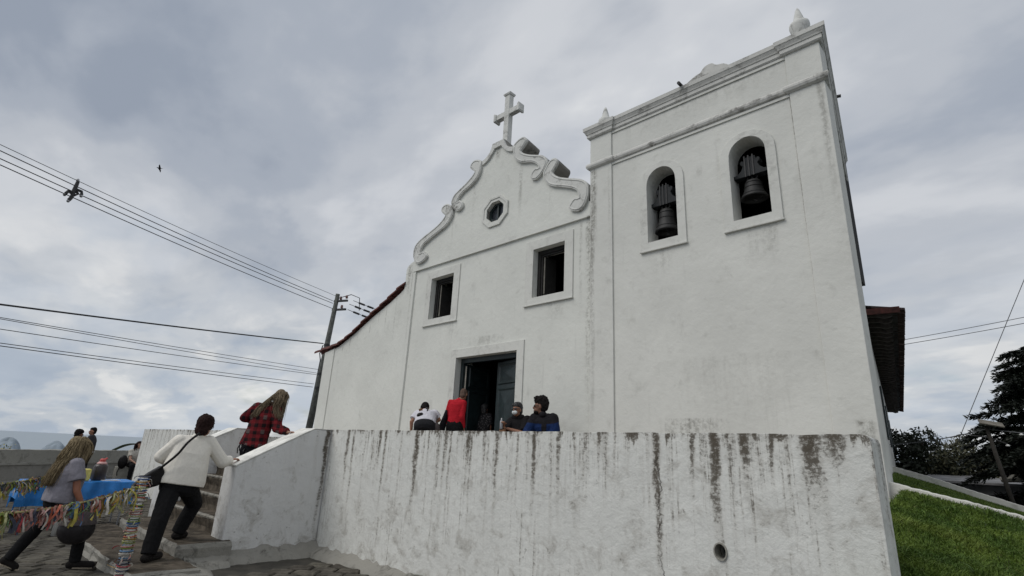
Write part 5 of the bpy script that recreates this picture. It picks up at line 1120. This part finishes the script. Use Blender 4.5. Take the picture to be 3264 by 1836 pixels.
for q in 'LR': MB().obox(p.J['toe'+q]*.5+p.J['an'+q]*.5-V((0, 0, .055)), (.0, .11, -.01 if q == 'R' else -.05), (.042, 0, 0), (0, .0, .010)).build('sole', 'sole_pale', p.e, bevel=.008)
p.hair_cap('hair_blond', .016, .01, .004, -.04, fold=.008); G = []
for a in np.linspace(-1.3, 1.5, 12):
    x = .095*math.sin(a); y = -.02-.08*math.cos(a)*.9
    G.append([p.hp(x*.3, .01, .125), p.hp(x*.9, y*.7, .085), p.hp(x*1.15, y*1.2, -.02), p.hp(x*1.25, y*1.5, -.12), p.J['neck']+V((x*1.3, -.10-.02*math.cos(a), -.05)), p.J['neck']+V((x*1.5+.02, -.15-.03*math.cos(a), -.20)), p.J['neck']+V((x*1.5, -.18-.03*math.cos(a), -.33))])
for a in (1, 2, 3, 4): G.append([p.hp(.02, .02, .12), p.hp(.075, .03+.012*a, .06), p.hp(.09, .045+.012*a, -.03), p.hp(.092, .04+.01*a, -.12), p.hp(.09, .03+.008*a, -.20)])
locks(p, 'hair_blond', G, .0055, 900, .021, 5)
hb = empty('handbag', (-9.28, 1.66, .2), 'dark round glossy bag carried by the blond woman at knee height', 'bag')
b = MB(); b.ell((-9.30, 1.66, .40), (.135, .205, .185), 26, 18); ob = fuse('bag_body', b, 'helmet_shell', hb, .012, 2)
b = MB(); b.add([(-9.30+.137*math.cos(a)*s_, 1.66+.207*math.sin(a)*s_, z) for z, s_ in ((.46, 1.0), (.60, .80), (.63, .60)) for a in np.linspace(0, 2*PI, 25)[:-1]], [(i*24+k, i*24+(k+1) % 24, i*24+24+(k+1) % 24, i*24+24+k) for i in range(2) for k in range(24)]); b.build('flap', 'bag_grey', hb, smooth=True)
MB().tube(catmull([(-9.30, 1.54, .58), (-9.31, 1.58, .68), (-9.32, 1.68, .70), (-9.31, 1.75, .66), (-9.30, 1.78, .58)], 4), .013, 6).build('handle', 'bag_black', hb)
# ---- man in red sweater at the door
F = 1.2
J = stand(-9.80, 8.46, F, (-.55, .83), 1.62); J.update(head=(-9.72, 8.60, 2.93), neck=(-9.755, 8.53, 2.80), shL=(-9.91, 8.38, 2.72), shR=(-9.66, 8.55, 2.72), elR=(-9.62, 8.50, 2.40), wrR=(-9.66, 8.60, 2.15), elL=(-10.02, 8.40, 2.42), wrL=(-10.04, 8.50, 2.18), pelvis=(-9.79, 8.45, 2.20))
p = Person('man in bright red sweater with cropped hair standing at the church door', J, .98, (-.45, .9), -.35, skin='skin_tan', voxel=.010)
p.body(); p.top('shirt_red', 'sweater', 1.95, .02, .90, .018, .016, arm=.004); p.trousers('trouser_black', .02); p.shoes('shoe_dark'); p.hair_cap('hair_short', .004, 0, 0, -.02, fold=.002)
b = MB(); vs = []
for i, (x, y, z, w) in enumerate(((-9.97, 8.33, 2.55, .05), (-10.0, 8.30, 2.35, .08), (-10.04, 8.27, 2.15, .11), (-10.06, 8.25, 1.95, .13), (-10.07, 8.24, 1.75, .12))):
    for k in range(8): a = 2*PI*k/8; vs.append((x+w*.9*math.cos(a)*.6, y+w*math.sin(a), z))
b.add(vs, [(i*8+k, i*8+(k+1) % 8, i*8+8+(k+1) % 8, i*8+8+k) for i in range(4) for k in range(8)] + [tuple(range(8)), tuple(range(32, 40))]); o = b.build('folded_jacket', 'jacket_black', smooth=True); tag(o, 'black jacket hanging over the arm of the man in red', 'jacket')
# ---- stooping person with back towards the camera
J = stand(-9.95, 7.62, F, (-.62, .78), 1.62)
J.update(head=(-10.30, 7.92, 2.55), neck=(-10.18, 7.82, 2.49), shL=(-10.20, 7.66, 2.41), shR=(-9.96, 7.95, 2.44), elL=(-10.20, 7.50, 2.22), wrL=(-10.20, 7.52, 1.98), elR=(-9.90, 8.06, 2.30), wrR=(-10.08, 8.10, 2.24), pelvis=(-9.88, 7.64, 2.14), hipL=(-9.95, 7.57, 2.08), hipR=(-9.80, 7.73, 2.08))
p = Person('stooping person in white tee and black shorts left of the man in red', J, .95, (-.62, .78), -1.0, skin='skin_tan', voxel=.011)
p.body(girth=1.2); p.top('tee_white', 'tee_shirt', .7, -.02, 1.3, .02, .02, arm=.015); p.trousers('short_black', .025, 1.3, .3, 'shorts'); p.shoes('shoe_dark'); p.hair_cap('hair_black', .018, .01, 0, -.03, fold=.01)
b = MB(); b.add([(.10*u*k_, .012*k_, v*k_) for k_ in (1,) for u, v in ((0, 0),)], []); 
em = MB(); em.obox((-10.02, 7.60, 2.47), (.020, .026, .02), (-.012, -.02, .045), (.006, -.006, .004)); em.build('shirt_emblem', 'glove_brown', p.e)
bp_ = empty('sling_pack', (-9.93, 7.60, 2.3), 'small black sling pack on the back of the stooping person', 'bag')
b = MB(); b.ell((-9.98, 7.58, 2.36), (.09, .10, .07), 16, 10); fuse('pack_body', b, 'bag_black', bp_, .011, 3)
MB().tube(catmull([(-9.90, 7.66, 2.40), (-9.93, 7.72, 2.52), (-10.08, 7.78, 2.56)], 4), .014, 6).build('strap', 'bag_black', bp_); MB().tube(catmull([(-9.88, 7.64, 2.36), (-9.80, 7.74, 2.24), (-9.78, 7.84, 2.12)], 4), .014, 6).build('strap', 'bag_black', bp_)
b = MB(); b.ell((-9.72, 7.82, 2.08), (.09, .10, .15), 14, 10); o = fuse('bag_body', b, 'bag_grey', None, .011, 3) if False else None
gb = empty('cloth_bag', (-9.72, 7.84, 1.95), 'grey brown cloth bag hanging at the side of the stooping person', 'bag'); b = MB(); b.ell((-9.72, 7.84, 2.08), (.08, .10, .15), 14, 10); fuse('bag_body', b, 'bag_grey', gb, .011, 3); MB().tube([(-9.73, 7.82, 2.2), (-9.80, 7.92, 2.36), (-9.93, 7.99, 2.44)], .010, 6).build('strap', 'bag_grey', gb)
# ---- seated pair on a low bench
bn = empty('bench', (-7.2, 8.5, F), 'low plain bench against the church wall under the seated pair', 'bench'); MB().box(-8.15, -6.3, 8.28, 8.72, F+.46, F+.52).build('seat', 'weathered_board', bn, bevel=.01)
for x in (-8.0, -6.45): MB().box(x-.04, x+.04, 8.34, 8.68, F, F+.459).build('leg', 'post_wood', bn)
def seated(px, py, face, Jup):
    f = V((*face, 0)).normalized(); rt = f.cross(V((0, 0, 1))); o = V((px, py, F)); P = lambda a, b, c: o+rt*a/S+f*b/S+V((0, 0, c/S))
    J = dict(pelvis=P(0, 0, .57), hipL=P(-.09, .02, .55), hipR=P(.09, .02, .55), knL=P(-.12, .43, .53), knR=P(.12, .43, .53), anL=P(-.12, .46, .09), anR=P(.12, .46, .09), toeL=P(-.13, .60, .04), toeR=P(.13, .60, .04))
    J.update({a: V(b) for a, b in Jup.items()}); return {a: tuple(b) for a, b in J.items()}
J = seated(-7.52, 8.40, (-.28, -.96), dict(head=(-7.55, 8.16, 2.49), neck=(-7.55, 8.24, 2.36), shL=(-7.36, 8.28, 2.28), shR=(-7.72, 8.22, 2.26), elL=(-7.28, 8.14, 2.02), wrL=(-7.56, 7.92, 2.10), elR=(-7.74, 8.02, 2.04), wrR=(-7.62, 7.86, 2.17)))
p = Person('seated person in black tee with white face mask and dark glasses', J, .98, (.12, -.99), .0, skin='skin_tan', voxel=.010)
p.body(girth=1.3); p.top('tee_black', 'hooded_tee', .85, .0, 1.6, .024, .02, belly=1, arm=.02); p.trousers('trouser_black', .02, 1.2); p.shoes('shoe_dark')
p.hair_cap('hair_grey', .016, .005, .01, -.0, fold=.016, extra=(((.03, .05, .085), (.05, .04, .03)),))
b = MB(); b.ell(p.hp(0, .066, -.050), (.056*p.k, .040*p.k, .040*p.k), 18, 12, p.hm); b.ell(p.hp(0, .080, -.045), (.030*p.k, .032*p.k, .034*p.k), 12, 9, p.hm); b.build('face_mask', 'mask_white', p.e, smooth=True)
b = MB()
for x in (-1, 1): b.ell(p.hp(x*.034, .092, .014), (.030*p.k, .009*p.k, .021*p.k), 14, 8, p.hm); b.tube([p.hp(x*.062, .085, .02), p.hp(x*.078, .0, .015)], .005, 6)
b.tube([p.hp(-.012, .10, .018), p.hp(.012, .10, .018)], .005, 6); b.build('sunglasses', 'black_iron', p.e, smooth=True)
b = MB(); capsule(b, p.hp(-.08, -.05, -.13), p.hp(.08, -.05, -.13), .06*p.k, .06*p.k); fuse('hood', b, 'tee_black', p.e, .011, 3)
o = MB().lathe((-7.62, 7.80, 2.20), [(.030, -.12), (.034, -.10), (.034, .03), (.014, .07), (.014, .10)], 14).build('water_bottle', 'steel_leg', smooth=True); tag(o, 'small clear bottle in the hands of the masked person', 'bottle')
b = MB(); b.ell((-7.62, 7.84, 1.98), (.10, .07, .12), 14, 9); cb = empty('brown_purse', (-7.62, 7.84, 1.88), 'brown purse on the lap of the masked person', 'bag'); fuse('purse_body', b, 'glove_brown', cb, .011, 3); MB().tube(catmull([(-7.70, 7.84, 2.06), (-7.66, 7.83, 2.14), (-7.58, 7.83, 2.14), (-7.54, 7.84, 2.06)], 4), .010, 6).build('handle', 'glove_brown', cb)
J = seated(-6.93, 8.44, (-.42, -.90), dict(head=(-7.03, 8.25, 2.545), neck=(-6.985, 8.30, 2.42), shR=(-7.12, 8.24, 2.32), shL=(-6.80, 8.42, 2.33), elL=(-6.70, 8.36, 2.02), wrL=(-6.86, 8.10, 1.94), elR=(-7.20, 8.10, 2.02), wrR=(-7.04, 7.98, 1.95)))
p = Person('bearded man with tall curly hair in black and blue jacket, seated', J, 1.0, (-.72, -.70), .0, skin='skin_brown', voxel=.010)
p.body(); p.top('jacket_blue', 'jacket', 1.95, .0, 1.18, .03, .024, arm=.018); p.trousers('jean_dark', .02); p.shoes('shoe_dark')
jk = [c_ for c_ in p.e.children if c_.name.startswith('jacket')][0]; jk.data.materials.append(MATS['jacket_black'])
for q in jk.data.polygons:
    w = q.center+world_loc(p.e)
    if w.z > 2.25+.04*math.sin(w.y*9) or (abs((w-p.J['neck']).dot(p.torso_r)+.06) < .05 and (w-p.J['pelvis']).dot(V((-.42, -.9, 0))) > .05): q.material_index = 1
b = MB(); capsule(b, p.hp(-.07, -.06, -.13), p.hp(.09, -.03, -.13), .055*p.k, .055*p.k); fuse('collar', b, 'jacket_black', p.e, .011, 3)
p.hair_cap('hair_black', .016, .05, .05, .03, fold=.04, vox=.009, extra=(((0, .035, .15), (.06, .065, .045)), ((0, -.10, .07), (.080, .065, .09)), ((0, -.05, .14), (.075, .08, .055))))
b = MB(); b.ell(p.hp(0, .046, -.088), (.054*p.k, .050*p.k, .040*p.k), 14, 9, p.hm); fuse('beard', b, 'hair_black', p.e, .008, 2, .01, .02)
b = MB()
for x in (-1, 1): b.ell(p.hp(x*.034, .088, .014), (.028*p.k, .008*p.k, .020*p.k), 12, 8, p.hm); b.tube([p.hp(x*.06, .085, .02), p.hp(x*.078, .0, .015)], .005, 6)
b.build('glasses', 'black_iron', p.e, smooth=True)
sp_ = (p.J['shL']+p.J['elL'])/2; 
em = MB(); em.add([(sp_.x+.055, sp_.y-.05+u*.6, sp_.z+v) for u, v in ((-.02, -.045), (.03, -.045), (.03, -.02), (.008, .04), (-.02, .03))] + [(sp_.x+.075, sp_.y-.05+u*.6, sp_.z+v) for u, v in ((-.02, -.045), (.03, -.045), (.03, -.02), (.008, .04), (-.02, .03))], [(0, 1, 2, 3, 4), (9, 8, 7, 6, 5)] + [(k, (k+1) % 5, 5+(k+1) % 5, 5+k) for k in range(5)]); em.build('sleeve_emblem', 'emblem_pale', p.e)
# ---- person inside the doorway
J = stand(-10.46, 10.03, F, (-.3, .95), 1.46); p = Person('person in dark floral dress standing inside the dark doorway', J, .95, (-.3, .95), 0, skin='skin_tan', voxel=.012)
p.body(girth=1.1); p.top('floral', 'dress', .8, .30, 1.25, .02, .02, flare=.1); p.shoes('shoe_dark'); p.hair_cap('hair_grey', .014, .01, 0, -.03)
# ---- pair and seated woman at the far wall
J = stand(-26.3, 4.40, GZ, (-.35, -.94), 1.72); p = Person('man in charcoal hooded jacket facing left by the far grey wall', J, 1.0, (-.1, -1), 0, skin='skin_tan', voxel=.014)
p.body(); p.top('jacket_charcoal', 'jacket', 1.95, .05, 1.1, .026, .02, arm=.01); p.trousers('trouser_black', .018); p.shoes('shoe_dark'); p.hair_cap('hair_black', .010, 0, .012, .0); p.eyes()
MB().lathe(p.J['pelvis']-V((0, 0, .03)), [(.19, 0), (.2, .005), (.2, .03), (.19, .035)], 20).build('waist_string', 'paper_white', p.e)
J = stand(-26.4, 3.98, GZ, (.3, .95), 1.60); p = Person('dark curly-haired person facing the man in charcoal, mostly behind the blond woman', J, 1.0, (.1, 1), 0, skin='skin_brown', voxel=.014)
p.body(); p.top('tee_black', 'shirt', .8, .03, 1.05, .02, .02); p.trousers('jean_dark', .018); p.shoes('shoe_dark'); p.hair_cap('hair_black', .03, .02, .02, .0, fold=.03)
J = dict(head=(-26.0, 5.95, 1.27), neck=(-26.03, 5.90, 1.12), shL=(-26.05, 6.06, 1.03), shR=(-26.03, 5.72, 1.02), elL=(-25.9, 6.12, .76), wrL=(-25.75, 6.0, .62), elR=(-25.85, 5.72, .72), wrR=(-25.66, 5.88, .60), pelvis=(-26.2, 5.88, .55), hipL=(-26.15, 5.98, .53), hipR=(-26.15, 5.80, .53),
         knL=(-25.65, 6.02, .50), knR=(-25.65, 5.80, .50), anL=(-25.70, 6.04, .02), anR=(-25.70, 5.80, .02), toeL=(-25.5, 6.04, -.06), toeR=(-25.5, 5.80, -.06))
p = Person('smiling long-haired woman in cream top seated at the wall beside the terrace corner', J, .98, (.9, .35), 0, skin='skin_light', voxel=.013)
p.body(); p.top('tee_cream', 'top', .6, .0, 1.15, .02, .02); p.trousers('trouser_black', .018); p.shoes('shoe_dark'); p.hair_cap('hair_darkbrown', .014, .01, 0, -.04); p.eyes()
locks(p, 'hair_darkbrown', [[p.hp(0, 0, .12), p.hp(-.09, -.03, .03), p.hp(-.10, -.03, -.10), p.hp(-.10, -.04, -.25)], [p.hp(0, 0, .12), p.hp(.09, -.03, .03), p.hp(.10, -.03, -.10), p.hp(.10, -.04, -.25)]], .02, 40, .02, 3)
bk = empty('backpack', (-25.95, 5.55, .3), 'black backpack beside the seated woman at the wall', 'bag'); b = MB(); b.ell((-25.95, 5.52, .62), (.14, .16, .26), 14, 10); fuse('pack_body', b, 'bag_black', bk, .014, 3); MB().tube([(-25.9, 5.45, .45), (-25.88, 5.40, .25), (-25.87, 5.42, .12)], .018, 6).build('strap', 'bag_black', bk)
sw = MB().box(-26.45, -25.95, 5.4, 6.6, -.15, .44).build('seat_block', 'old_concrete', bevel=.02); tag(sw, 'concrete seat block under the woman by the far wall', 'bench')
# ---- person cut by the left edge of the picture
J = stand(-13.2, .68, GZ, (.0, 1), 1.66); p = Person('person in dark plaid at the very left edge, almost out of view', J, 1.0, (0, 1), 0, skin='skin_tan', voxel=.014)
p.body(); p.top('plaid', 'shirt', 1.9, .05, 1.1, .025, .02); p.trousers('jean_dark', .018); p.shoes('shoe_dark'); p.hair_cap('hair_darkbrown', .014)
# ================================================================ RIBBON ROPES, TABLE
def ribbon_mesh(k, ci):
    r = random.Random(k*31+ci); L = r.uniform(.11, .27); w = r.uniform(.009, .0155); n = 6; vs = []; bend = r.gauss(0, .03); tw = r.gauss(0, .9); out = r.uniform(.02, .07)
    for i in range(n+1):
        t = i/n; x = bend*t*t+.015*math.sin(t*6+k); z = -L*t+.01; y = out*math.sin(min(1, t*2.2)*PI/2)*(1-.5*t)+.01*math.sin(t*5+ci); a = tw*t; dx, dy = math.cos(a)*w, math.sin(a)*w
        vs += [(x-dx, y-dy, z), (x+dx, y+dy, z)]
    me = bpy.data.meshes.new('ribbon'); me.from_pydata(vs, [], [(2*i, 2*i+1, 2*i+3, 2*i+2) for i in range(n)]); me.materials.append(MATS['ribbon_%d' % ci]); return me
RM = [ribbon_mesh(k, ci) for ci in range(len(RIB)) for k in range(5)]
def hang(parent, path, n, seed, zones=None):
    r = random.Random(seed); org = world_loc(parent); m_ = len(path)
    for i in range(n):
        f = r.random(); q = f*(m_-1); a = int(min(q, m_-2)); p = V(path[a]).lerp(V(path[a+1]), q-a)
        if zones: ci = zones(f, r)
        else: ci = r.randrange(len(RIB))
        me = RM[ci*5+r.randrange(5)]; o = bpy.data.objects.new('ribbon', me); C.objects.link(o); o.parent = parent
        o.location = p-org+V((r.gauss(0, .01), r.gauss(0, .01), r.uniform(-.015, .02))); o.rotation_euler = (r.gauss(0, .2), r.gauss(0, .2), r.uniform(0, 2*PI)); s_ = r.uniform(.7, 1.15); o.scale = (s_, s_, s_)
def wind(parent, x, y, z0, z1, rad, n, seed):
    r = random.Random(seed)
    for i in range(n):
        z = z0+(z1-z0)*(i+.5)/n+r.uniform(-.008, .008); h = (z1-z0)/n*r.uniform(.45, .75); rr = rad+r.uniform(.0, .014); tl = r.gauss(0, .08); ta = r.uniform(0, 6); b = MB(); vs = []
        for k in range(12):
            a = 2*PI*k/12; dz = tl*rr*math.cos(a-ta); vs += [(x+rr*math.cos(a), y+rr*math.sin(a), z-h/2+dz), (x+(rr+.012)*math.cos(a), y+(rr+.012)*math.sin(a), z+dz), (x+rr*math.cos(a), y+rr*math.sin(a), z+h/2+dz)]
        b.add(vs, [(k*3+j, ((k+1) % 12)*3+j, ((k+1) % 12)*3+j+1, k*3+j+1) for k in range(12) for j in range(2)]); ob = b.build('ribbon_wrap', 'ribbon_%d' % r.randrange(len(RIB)), parent, clean=False)
        if r.random() < .75:
            me = RM[r.randrange(len(RM))]; o = bpy.data.objects.new('ribbon', me); C.objects.link(o); o.parent = parent; a = r.uniform(0, 2*PI); o.location = V((x+rr*math.cos(a), y+rr*math.sin(a), z))-world_loc(parent); o.rotation_euler = (r.gauss(.9, .4), r.gauss(0, .6), a-PI/2); s_ = r.uniform(.35, .6); o.scale = (s_,)*3
# near rope with its wrapped post
PX, PY = -8.47, 2.08
po = empty('ribbon_post', (PX, PY, GZ), 'barrier post wound with coloured ribbons at the foot of the stairs', 'post'); MB().tube([(PX, PY, GZ-.02), (PX+.0, PY, 1.10)], .045, 12).build('post', 'white_enamel', po, smooth=True); wind(po, PX, PY, GZ, 1.12, .055, 44, 3)
def ropepath(a, b_, sag, n=30): return [V(a).lerp(V(b_), i/n)-V((0, 0, 4*sag*(i/n)*(1-i/n))) for i in range(n+1)]
z1 = [([0, 8, 12, 1, 12], 0), ]
def zoneA(f, r): return r.choice([0, 12, 6, 1, 3, 8, 6] if f < .25 else ([1, 0, 2, 5, 9, 6, 3, 10] if f < .45 else ([3, 2, 7, 6, 11, 4, 3, 7] if f < .72 else [0, 1, 8, 9, 12, 4, 1])))
ra = ropepath((PX, PY, 1.00), (-8.40, -.75, 1.02), .30, 40)
rp = empty('ribbon_rope', (PX, 1.2, .7), 'near sagging rope thick with tied coloured ribbons, in front of the blond woman', 'rope'); MB().tube(ra, .012, 8).build('rope', 'rope', rp); hang(rp, [p for p in ra if p.y > .45], 298, 4, zoneA)
rb = ropepath((-12.75, 1.95, .98), (-11.2, .15, .86), .14, 30)
rp2 = empty('ribbon_rope', (-12, 1.2, .7), 'farther rope of tied ribbons behind the blond woman', 'rope'); MB().tube(rb, .012, 8).build('rope', 'rope', rp2); hang(rp2, [p for p in rb if p.y > .6], 230, 5, lambda f, r: r.choice([9, 4, 3, 8, 0, 1, 6, 4]))
po2 = empty('ribbon_post', (-12.8, 1.98, GZ), 'barrier post with ribbons mostly hidden behind the blond woman', 'post'); MB().tube([(-12.8, 1.98, GZ-.02), (-12.8, 1.98, 1.05)], .045, 12).build('post', 'white_enamel', po2, smooth=True); wind(po2, -12.8, 1.98, .2, 1.05, .055, 24, 6)
# table with cloth
tb = empty('folding_table', (-13.9, 2.35, GZ), 'folding table under the blue cloth beside the stairs', 'table'); TZ = .70
MB().box(-14.25, -13.55, 1.5, 3.14, TZ-.03, TZ).build('table_top', 'weathered_board', tb)
for x in (-14.2, -13.6):
    for y in (1.58, 3.06): MB().tube([(x, y, GZ), (x, y, TZ-.031)], .018, 8).build('leg', 'steel_leg', tb)
def tablecloth():
    x0, x1, y0, y1 = -14.30, -13.50, 1.45, 3.19; n = 84; m_ = 110; vs = []; r = random.Random(3)
    for i in range(n+1):
        for j in range(m_+1):
            u = -.42+(x1-x0+.84)*i/n; v = -.30+(y1-y0+.60)*j/m_; lx = x1-x0; ly = y1-y0
            du = max(-u, u-lx, 0); dv = max(-v, v-ly, 0); x = x0+min(max(u, 0), lx); y = y0+min(max(v, 0), ly); drop = math.hypot(du, dv) if (du and dv) else max(du, dv)
            ww = (v if du else u); fl_ = (.045*abs(math.sin(7.5*ww+1.2+.6*math.sin(3*ww)))-.02+.018*math.sin(23*ww+2*math.sin(5*ww)))*min(1, drop/.18)
            ox = (1 if u > lx else -1)*(fl_+.05*min(1, drop/.3)) if du else 0; oy = (1 if v > ly else -1)*(fl_+.05*min(1, drop/.3)) if dv else 0
            vs.append((x+ox, y+oy, TZ+.012-drop+.006*math.sin(v*9)*math.sin(u*7)))
    b = MB().add(vs, [(i*(m_+1)+j, (i+1)*(m_+1)+j, (i+1)*(m_+1)+j+1, i*(m_+1)+j+1) for i in range(n) for j in range(m_)])
    o = b.build('tablecloth', 'table_blue'); tag(o, 'bright blue cloth draped over the table by the stairs', 'tablecloth')
    md = o.modifiers.new('solid', 'SOLIDIFY'); md.thickness = .004
tablecloth()
jg = empty('drink_jug', (-13.85, 2.60, TZ+.018), 'dark drink jug with red cap standing on the blue table', 'jug'); q = (-13.85, 2.60, TZ+.018)
MB().lathe(q, [(.115, 0), (.125, .02), (.125, .25), (.11, .29), (.085, .31)], 24).build('jug_body', 'jug_dark', jg, smooth=True); MB().lathe((q[0], q[1], q[2]+.311), [(.088, 0), (.088, .02), (.06, .045)], 20).build('collar', 'jug_ring_pink', jg); MB().lathe((q[0], q[1], q[2]+.357), [(.05, 0), (.052, .04), (.03, .06)], 16).build('cap', 'jug_cap_red', jg)
MB().tube([(q[0], q[1]+.03, q[2]+.40), (q[0], q[1]+.07, q[2]+.425)], .018, 8).build('spout', 'jug_cap_red', jg)
o = MB().box(-13.78, -13.60, 2.28, 2.42, TZ+.02, TZ+.24).build('snack_pack', 'pack_yellow', bevel=.02); tag(o, 'yellow pack standing on the blue table beside the jug', 'pack')
o = MB().obox((-13.75, 2.78, TZ+.024), (.10, .02, 0), (-.02, .15, 0), (0, 0, .005)).build('paper_sheet', 'paper_white'); tag(o, 'white paper lying on the blue table right of the jug', 'paper')
# ---------------------------------------------------------------- to metres
bpy.context.view_layer.update()
for o in list(scene.objects):
    if o.parent is None:
        o.location = o.location*S
        if o.type not in ('CAMERA', 'LIGHT'): o.scale = o.scale*S
scene.render.engine = 'CYCLES'
